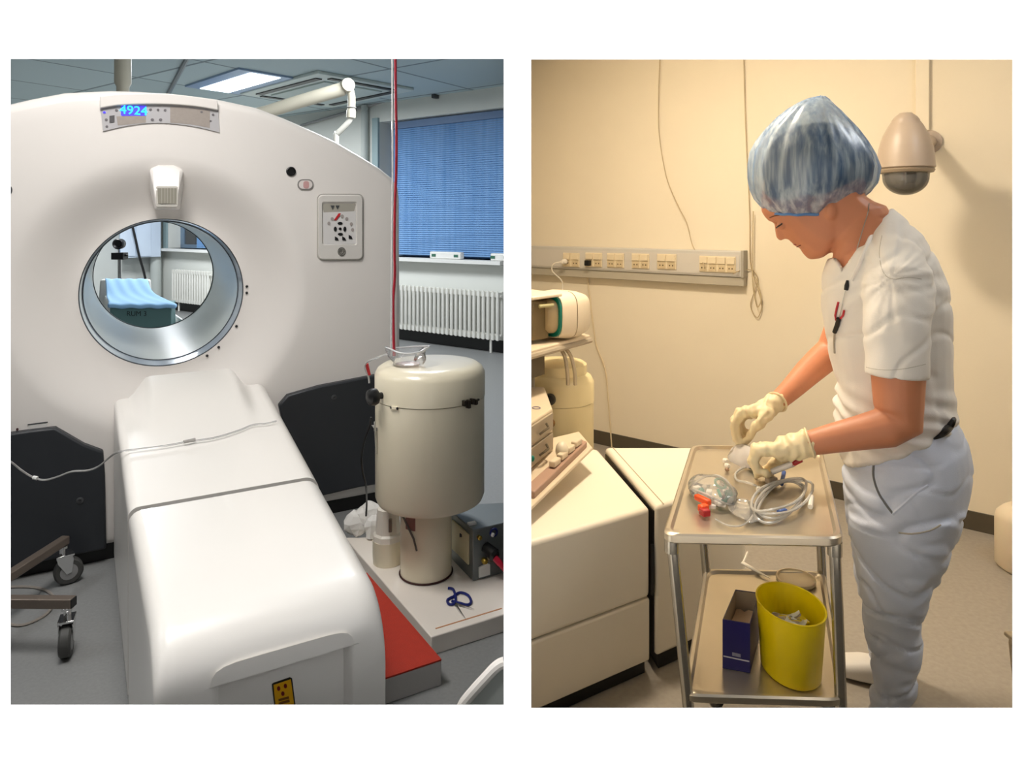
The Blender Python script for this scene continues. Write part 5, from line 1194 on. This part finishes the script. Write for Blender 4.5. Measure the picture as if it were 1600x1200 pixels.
FLg = [((1318, 780), (1490, 780), .10, .085), ((1325, 850), (1470, 850), .092, .12), ((1337, 905), (1450, 905), .082, .15), ((1350, 960), (1430, 960), .075, .18), ((1357, 1000), (1420, 1000), .068, .205), ((1359, 1024), (1416, 1024), .064, .215)]
b_.loft([oval(*shrink(f, k, .75), b * .75, d) for f, k, b, d in FLg])
for c, d, y0 in (((1384, 1160), -.10, 1160), ((1392, 1040), .215, 1040)):
    p = BP(c[0], c[1], d); chain(b_, [(Vector((p.x, p.y, .12)), .034), (Vector((p.x, p.y, .042)) - pe * .01, .030), (Vector((p.x, p.y, .032)) - pe * .07, .022)])
# arms
NA = [(BP(1404, 445, -.155), .045), (BP(1405, 500, -.205), .056), (BP(1403, 585, -.225), .0615), (BP(1404, 635, -.228), .056), (BP(1408, 658, -.225), .052), (BP(1385, 668, -.24), .049), (BP(1340, 677, -.255), .0415), (BP(1300, 685, -.27), .036), (BP(1268, 692, -.28), .031), (BP(1245, 696.5, -.28), .024)]
FA = [(BP(1352, 430, .15), .055), (BP(1325, 490, .20), .052), (BP(1302, 546, .19), .048), (BP(1284, 562, .16), .045), (BP(1262, 582, .10), .040), (BP(1236, 608, .02), .032), (BP(1213, 629, -.05), .026), (BP(1200, 636, -.062), .018)]
chain(b_, NA, 20); chain(b_, FA, 20)
body = union(b_, .0042, 3, .5).build('body', skin, per, ang=80)
bod_bvh = None
def bvh(o):
    base = WO[o.name]; return BVHTree.FromPolygons([tuple(v.co + base) for v in o.data.vertices], [tuple(p.vertices) for p in o.data.polygons])
def hit(tree, px, py, lift=0.0):
    o = Vector((0, 0, HC)); d = Vector(((px - CX) / F, 1.0, -(py - HY) / F)).normalized()
    loc, n, i, dist = tree.ray_cast(o, d); return None if loc is None else loc - d * lift
# ---- shirt with sleeves
def fold(p, sx, sz, amp, off=0):
    q = p - PQ; return amp * noise.noise(Vector((q.dot(pe) * sx + off, q.dot(prr) * sx, q.z * sz)))
def shirt_wr(p):
    a = fold(p, 7, 7, .004) + fold(p, 16, 22, .0025, 3)
    wz = 1 - sm(abs(p.z - .88) / .14); q = p - PQ
    a += wz * .0055 * math.sin(p.z * 135 + q.dot(pe) * 42 + 4.5 * noise.noise(p * 8)) * (.4 + 1.2 * abs(noise.noise(p * 6)))        # gathers at the waist
    k = p - BP(1392, 430, -.2); rl = k.length; a += .004 * noise.noise(Vector((math.atan2(k.dot(pe), -k.z) * 5, rl * 4, 2))) * sm(rl / .06) * sm((.26 - rl) / .12)   # folds falling from the shoulder
    a -= .004 * sm(1 - abs(noise.noise(Vector((q.dot(pe) * 5 + q.z * 4, q.dot(prr) * 3, q.z * 7 - q.dot(pe) * 3)))) * 9)
    return a
s_ = MB(); s_.loft([oval(f, k, b) for f, k, b in TR])
chain(s_, [(BP(1395, 408, -.12), .075), (BP(1405, 440, -.175), .083), (BP(1403, 500, -.21), .0775), (BP(1401, 545, -.222), .0735)], 24)
slv = NA[1][0]
e1, e2 = BP(1401, 545, -.222), BP(1401, 588, -.226)
s_.tube([e1 + (e1 - e2) * .6, e1, e2], [.073, .073, .0715], 28)
chain(s_, [(BP(1372, 405, .10), .065), (BP(1345, 440, .165), .070), (BP(1330, 478, .19), .066), (BP(1320, 500, .20), .062)], 22)
s_ = union(s_, .0055, 4, .5, shirt_wr)
VN = [(1299, 392), (1327, 436), (1348, 386), (1366, 348), (1387, 318), (1350, 310)]       # open neck: the cloth sinks behind the skin
def inside_dist(x, y):
    best = 1e9
    for i in range(len(VN)):
        a, b = VN[i], VN[(i + 1) % len(VN)]; ex, ey = b[0] - a[0], b[1] - a[1]; L = math.hypot(ex, ey)
        best = min(best, -((ex * (y - a[1]) - ey * (x - a[0])) / L))
    return best
for i, p in enumerate(s_.v):
    if (p - PQ).dot(prr) < .03:
        k = inside_dist(CX + F * p.x / p.y, HY - F * (p.z - HC) / p.y)
        if k > -3: s_.v[i] = p + prr * .10 * sm((k + 3) / 6)
shirt = s_.build('shirt', shirtm, per, ang=80)
sb_ = bvh(shirt)
hemp = [hit(sb_, x, y, .001) for x, y in ((1352, 582), (1365, 586), (1385, 588), (1405, 587), (1425, 584), (1444, 579))]
def surf_line(tree, pts, r, name, mat, parent, lift=.0, sub_=4, n=6):
    P = [hit(tree, x, y, lift) for x, y in [tuple(q) for q in cat(pts, sub_)]]; P = [p for p in P if p is not None]
    m = MB(); m.tube(P, r, n); return m.build(name, mat, parent)
seam = M('seam_grey', (196, 188, 176), .8)
surf_line(sb_, [(1350, 573), (1370, 577), (1395, 578), (1420, 575), (1446, 569)], .0009, 'sleeve_seam', seam, shirt)
surf_line(sb_, [(1378, 368), (1374, 395), (1378, 420), (1387, 433), (1400, 436), (1420, 433), (1440, 436)], .0009, 'shoulder_seam', seam, shirt)
# neckband
nb = [hit(sb_, x, y, .0) for x, y in ((1388, 325), (1380, 338), (1371, 352), (1362, 368), (1354, 385), (1347, 402), (1340, 419), (1331, 438))]; nb = [p for p in nb if p is not None]
m = MB(); m.tube([tuple(p) for p in cat(nb, 3)], .0058, 8); m.build('neckband', shirtm, shirt)
# ---- trousers
def tr_wr(p):
    a = fold(p, 6, 6, .006) + fold(p, 14, 12, .004, 5)
    q = p - PQ; x = q.dot(pe)
    lo = sm((.58 - p.z) / .2)
    f1 = noise.noise(Vector((x * 5 + p.z * 3.5, q.dot(prr) * 4, p.z * 9 - x * 4))); f2 = noise.noise(Vector((x * 7 - p.z * 6 + 9, q.dot(prr) * 5, p.z * 12 + x * 5)))
    a -= (.006 + .003 * lo) * sm(1 - abs(f1) * 8) + (.003 + .003 * lo) * sm(1 - abs(f2) * 7)
    a += .0022 * lo * math.sin(p.z * 62 + x * 30 + 5 * noise.noise(p * 6))
    return a
t_ = MB(); t_.loft([oval(f, k, b) for f, k, b in HIP]); t_.loft([oval(f, k, b, d) for f, k, b, d in NL]); t_.loft([oval(f, k, b, d) for f, k, b, d in FLg])
trou = union(t_, .0065, 5, .5, tr_wr).build('trousers', trousm, per, ang=80)
tb_ = bvh(trou)
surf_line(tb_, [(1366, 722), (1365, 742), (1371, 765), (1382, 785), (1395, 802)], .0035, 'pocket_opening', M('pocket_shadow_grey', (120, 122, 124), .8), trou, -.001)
surf_line(tb_, [(1395, 803), (1410, 790), (1430, 772), (1450, 758)], .0045, 'pocket_fold', trousm, trou, -.002)
surf_line(tb_, [(1404, 832), (1425, 834), (1452, 829), (1470, 820)], .0022, 'pocket_seam', seam, trou, 0)
def near(x, y, l):
    c = [p for p in (hit(tb_, x, y, l), hit(sb_, x, y, l)) if p is not None]
    return min(c, key=lambda p: p.y) if c else BP(x, y, -.12)
P_ = [near(x, y, .004) for x, y in [tuple(q) for q in cat([(1459, 686), (1470, 680), (1480, 671), (1487, 661), (1491, 654)], 4)]]
m = MB(); m.tube(P_, [.001 + .0085 * math.sin(PI * min(1, (i + .3) / (len(P_) + 2))) for i in range(len(P_))], 8); m.build('belt', black, trou)
# ---- shoes
def shoe(c, toe, heel, name='shoe'):
    m = MB(); T = Vector((toe.x, toe.y, 0)); Hh = Vector((heel.x, heel.y, 0)); ax = (T - Hh).normalized(); L = (T - Hh).length; sd = Vector((ax.y, -ax.x, 0))
    prof = [(0, .028, .030, .075), (.06, .036, .034, .085), (.25, .036, .036, .080), (.45, .040, .038, .078), (.65, .046, .040, .070), (.82, .045, .036, .056), (.94, .034, .026, .042), (1.0, .014, .012, .026)]
    R = []
    for f, w_, h0, h in prof:
        p = Hh + ax * L * f; R.append([p + sd * w_ * math.cos(t) + UP * (max(.003, h / 2 + h / 2 * math.copysign(abs(math.sin(t)) ** .7, math.sin(t)))) for t in [2 * PI * k / 24 for k in range(24)]])
    m.loft(R); return union(m, .005, 3).build(name, shoem, per, ang=70)
shoe(None, FLR(1297, 1046), FLR(1297, 1046) + pe * .235)
nf = BP(1384, 1165, -.10); shoe(None, Vector((nf.x, nf.y, 0)) - pe * .15, Vector((nf.x, nf.y, 0)) + pe * .075)
# ---- gloves: cuff, palm, four fingers and a thumb each
g_ = MB()
d0 = -.28
chain(g_, [(BP(1262, 692.5, d0), .0355), (BP(1245, 697, d0), .0345), (BP(1225, 702, d0), .033)], 22)
fing = [(-.034, 0, .94), (-.012, -3, 1.0), (.010, -2, 1.0), (.030, 2, .9)]
for i, (dd, ox_, ln) in enumerate(fing):
    k0 = BP(1230, 703 - 0 + i * 0, d0 + dd * .55); kn_ = BP(1186 + ox_ - 2, 699 + abs(dd) * 120, d0 + dd); m1 = BP(1175 + ox_ + (2 if i else 4), 720 + i * 1.0, d0 + dd * 1.0); m2 = BP(1184 + ox_ + i * 2, 736 + i * 1.0, d0 + dd * .95); tp = BP(1184 + ox_ + 14 * ln + i * 2, 740 + i * .6, d0 + dd * .85)
    chain(g_, [(k0, .021), (k0.lerp(kn_, .55), .0185), (kn_, .0150)], 14)
    chain(g_, [(kn_, .0145), (m1, .0125), (m2, .0112), (tp, .0098)], 12)
th = [BP(1236, 708, d0 + .03), BP(1214, 722, d0 + .052), BP(1198, 733, d0 + .055), BP(1184, 742, d0 + .048)]
chain(g_, [(th[0], .019), (th[1], .0155), (th[2], .0125), (th[3], .0105)], 12)
def gl_wr(p): return .0022 * noise.noise(p * 70) + .0018 * math.sin((p - PQ).dot(pe) * 210 + 5 * noise.noise(p * 22))
gl1 = union(g_, .0032, 3, .5, gl_wr).build('glove', latex, per, ang=80)
m = MB(); cdir = (NA[8][0] - NA[7][0]).normalized(); cpos = BP(1265, 692, d0)
a_ = cdir.orthogonal().normalized(); b2_ = cdir.cross(a_)
m.torus(cpos, .0362, .0028, cdir, 36, 6); m.build('cuff_roll', latex, gl1)
g_ = MB(); d1 = -.075
chain(g_, [(BP(1213, 629, -.05), .030), (BP(1203, 634, -.06), .029), (BP(1192, 640, -.068), .027)], 20)
FF = [  # knuckle, middle joint, last joint, tip, lateral
 ((1160, 644), (1149, 660), (1150, 678), (1157, 695), -.028),
 ((1158, 643), (1146, 658), (1147, 678), (1155, 697), -.006),
 ((1162, 644), (1149, 656), (1152, 672), (1161, 688), .014),
 ((1168, 647), (1156, 659), (1160, 670), (1170, 678), .032)]
for k_, m1, m2, tp, dd in FF:
    k0 = BP(1197, 641, d1 + dd * .5); K = BP(*k_, d1 + dd)
    chain(g_, [(k0, .022), (k0.lerp(K, .55), .019), (K, .0145)], 14)
    chain(g_, [(K, .0140), (BP(*m1, d1 + dd), .0122), (BP(*m2, d1 + dd * .9), .0110), (BP(*tp, d1 + dd * .7), .0095)], 12)
chain(g_, [(BP(1200, 645, d1 - .03), .019), (BP(1188, 660, d1 - .05), .0155), (BP(1177, 673, d1 - .045), .0125), (BP(1165, 690, d1 - .02), .0100)], 12)
gl2 = union(g_, .0032, 3, .5, gl_wr).build('glove', latex, per, ang=80)
m = MB(); cdir = (FA[6][0] - FA[5][0]).normalized(); m.torus(BP(1214, 628, -.05), .0302, .0028, cdir, 36, 6); m.build('cuff_roll', latex, gl2)
# ---- face details
bb = bvh(body)
dkl = M('lash_dark', (40, 26, 22), .5); brow = M('eyebrow_brown', (120, 76, 54), .7)
surf_line(bb, [(1213, 356), (1216, 353.5), (1220, 351), (1222, 349)], .0022, 'eyelashes', dkl, body, .0005, 4)
surf_line(bb, [(1203, 340), (1209, 337.5), (1218, 336)], .0022, 'eyebrow', brow, body, -.0008, 4)
surf_line(bb, [(1244.5, 386), (1248, 384.5), (1251, 383)], .0016, 'mouth', M('mouth_line', (110, 48, 42), .5), body, 0, 4)
surf_line(bb, [(1240, 382), (1244, 382)], .0022, 'upper_lip', lip, body, 0, 4)
# ---- hair under the cover, hair cover
m = MB(); m.ell(BP(1276, 262, HD), (.150, .100, .130), RZ(-phi)); m.ell(BP(1306, 272, HD), (.095, .09, .065), RZ(-phi)); m.ell(BP(1240, 296, HD), (.085, .082, .06), RZ(-phi))
hair = union(m, .006, 4).build('hair', hairm, per, ang=80)
capm = bpy.data.materials.new('hair_cover_film'); capm.use_nodes = True; nt = capm.node_tree; out = nt.nodes['Material Output']; nt.nodes.remove(nt.nodes['Principled BSDF'])
tc = nt.nodes.new('ShaderNodeTexCoord'); mp = nt.nodes.new('ShaderNodeMapping'); mp.inputs['Scale'].default_value = (60, 60, 5); nz = nt.nodes.new('ShaderNodeTexNoise'); nz.inputs['Scale'].default_value = 1; nz.inputs['Detail'].default_value = 3
nt.links.new(tc.outputs['Object'], mp.inputs[0]); nt.links.new(mp.outputs[0], nz.inputs['Vector'])
rmp = nt.nodes.new('ShaderNodeValToRGB'); rmp.color_ramp.elements[0].position = .38; rmp.color_ramp.elements[0].color = rgb((96, 140, 192)); rmp.color_ramp.elements[1].position = .66; rmp.color_ramp.elements[1].color = rgb((206, 224, 238))
nt.links.new(nz.outputs['Fac'], rmp.inputs[0])
df = nt.nodes.new('ShaderNodeBsdfDiffuse'); tl_ = nt.nodes.new('ShaderNodeBsdfTranslucent'); tr2 = nt.nodes.new('ShaderNodeBsdfTransparent'); gls = nt.nodes.new('ShaderNodeBsdfGlossy'); gls.inputs['Roughness'].default_value = .3
tr2.inputs[0].default_value = (.82, .90, 1, 1)
nt.links.new(rmp.outputs[0], df.inputs[0]); nt.links.new(rmp.outputs[0], tl_.inputs[0])
x1_ = nt.nodes.new('ShaderNodeMixShader'); x1_.inputs[0].default_value = .35; nt.links.new(df.outputs[0], x1_.inputs[1]); nt.links.new(tl_.outputs[0], x1_.inputs[2])
x2_ = nt.nodes.new('ShaderNodeMixShader'); rm2 = nt.nodes.new('ShaderNodeMapRange'); rm2.inputs[1].default_value = .35; rm2.inputs[2].default_value = .7; rm2.inputs[3].default_value = .62; rm2.inputs[4].default_value = .30
nt.links.new(nz.outputs['Fac'], rm2.inputs[0]); nt.links.new(rm2.outputs[0], x2_.inputs[0]); nt.links.new(x1_.outputs[0], x2_.inputs[1]); nt.links.new(tr2.outputs[0], x2_.inputs[2])
x3_ = nt.nodes.new('ShaderNodeMixShader'); x3_.inputs[0].default_value = .09; nt.links.new(x2_.outputs[0], x3_.inputs[1]); nt.links.new(gls.outputs[0], x3_.inputs[2]); nt.links.new(x3_.outputs[0], out.inputs[0])
CAPR = [((1277, 151), (1290, 150.5), .012), ((1262, 155), (1297, 156), .035), ((1248, 161), (1305, 164), .055), ((1231, 171), (1316, 174), .075), ((1214, 185), (1328, 187), .093), ((1198, 201), (1342, 201), .108), ((1181, 221), (1358, 221), .121), ((1171, 240), (1371, 241), .129), ((1167.5, 260), (1379, 262), .132), ((1167, 280), (1375, 284), .130), ((1170, 297), (1363, 300), .124), ((1177, 312), (1348, 312), .114), ((1187, 323), (1332, 322), .103), ((1198, 331), (1317, 331), .092), ((1206, 335), (1308, 336), .086)]
rg = []
NR = 84
for j, (f, k, b) in enumerate(CAPR):
    t = j / (len(CAPR) - 1); base_r = oval(f, k, b, HD, NR, 1.0); c = sum(base_r, Vector()) / NR; ring_ = []
    amp = .085 * sm(t / .25) * (1 if t < .8 else 1.15)
    for i, p in enumerate(base_r):
        a = 2 * PI * i / NR; fct = 1 - amp * (.5 + .5 * math.sin(13 * a + 2.2 * noise.noise(Vector((math.cos(a) * 2, math.sin(a) * 2, t * 1.2))) * 2)) * (.5 + .8 * abs(noise.noise(Vector((math.cos(a) * 3, math.sin(a) * 3, t * 2 + 4)))))
        q = c + (p - c) * fct; q.z += .004 * noise.noise(Vector((a * 2.5, t * 6, 1))) ; ring_.append(q)
    rg.append(ring_)
m = MB(); m.loft(rg, caps=False); m.add([sum(rg[0], Vector()) / NR + UP * .002] + rg[0], [(0, i + 1, (i + 1) % NR + 1) for i in range(NR)])
capo = m.build('hair_cover', capm, per, ang=85)
m = MB(); m.tube([tuple(p) for p in rg[-1]] + [tuple(rg[-1][0])], .0042, 6); m.build('elastic_band', M('elastic_blue', (92, 138, 196), .7), capo)
# ---- necklace, badge reel with pen
silver = M('silver_chain', (190, 186, 176), .3, .9)
P_ = [hit(bb, x, y, .001) for x, y in [tuple(q) for q in cat([(1358, 318), (1356, 332), (1350, 352), (1344, 372), (1338, 392), (1333, 408)], 5)]]
P_ = [p for p in P_ if p is not None]
nk = thing('necklace', 'thin silver chain around the neck above the white shirt', 'necklace', P_[-1]); m = MB(); m.tube(P_, .0013, 5); m.build('chain', silver, nk)
def onshirt(x, y, l=.004): 
    p = hit(sb_, x, y, l); return p if p is not None else BP(x, y, -.1)
ree = thing('badge_reel', 'black clip with a hanging black pen and red cord on the shirt front', 'badge reel', onshirt(1322, 448))
m = MB(); m.tube([onshirt(1324, 438), onshirt(1323, 446), onshirt(1322, 453)], [.003, .006, .0055], 8); m.build('clip', black, ree)
m = MB(); m.tube([onshirt(1321, 454), onshirt(1317, 470), onshirt(1314, 485), onshirt(1311, 497)], .0012, 5); m.build('cord', silver, ree)
m = MB(); m.tube([onshirt(1310, 472), onshirt(1307, 483), onshirt(1305, 493), onshirt(1306, 500), onshirt(1312, 499), onshirt(1317, 493), onshirt(1319, 485)], .0028, 6); m.build('red_loop', M('red_cord', (196, 44, 54), .5), ree)
m = MB(); m.tube([onshirt(1311, 497, .007), onshirt(1308, 508, .007), onshirt(1304, 519, .007)], .006, 10); m.build('pen', black, ree)
m = MB(); m.tube([onshirt(1304, 520), onshirt(1303, 535), onshirt(1304, 552)], .0026, 6); m.build('key_blade', silver, ree)
# ---- what the hands are working on
hb_ = BP(1158, 712, -.12)
hp = thing('held_pouch', 'clear film pouch pinched between the two gloved hands', 'plastic pouch', hb_)
Q = [(1158, 690, -.08), (1143, 700, -.09), (1137, 712, -.11), (1142, 722, -.13), (1158, 728, -.16), (1176, 728, -.2), (1184, 715, -.21), (1176, 700, -.14)]
m = MB(); top_ = [BP(x, y, d) for x, y, d in Q]; cc2 = sum(top_, Vector()) / len(top_); 
inn = [cc2.lerp(p, .55) + UP * (.010 + .006 * math.sin(i * 2)) for i, p in enumerate(top_)]; low = [p - UP * .006 for p in top_]
m.loft([low, top_, inn, [cc2.lerp(p, .2) + UP * .012 for p in top_]]); m.build('film', MT('pouch_film_milky', (232, 220, 214), .45, .1), hp, ang=80)
sy0 = BP(1222, 728, -.28); syr = thing('syringe', 'syringe with a red plunger end held under the nearer glove', 'syringe', sy0)
m = MB(); m.tube([BP(1206, 737, -.28), BP(1240, 724, -.28)], .008, 12); m.build('barrel', MT('syringe_barrel', (236, 220, 204), .35, .08), syr)
m = MB(); m.tube([BP(1238, 725, -.28), BP(1253, 718.5, -.28)], [.007, .0055], 10); m.box(BP(1240, 722, -.28), (.014, .010, .014), RZ(.4)); m.build('red_plunger', redp, syr)
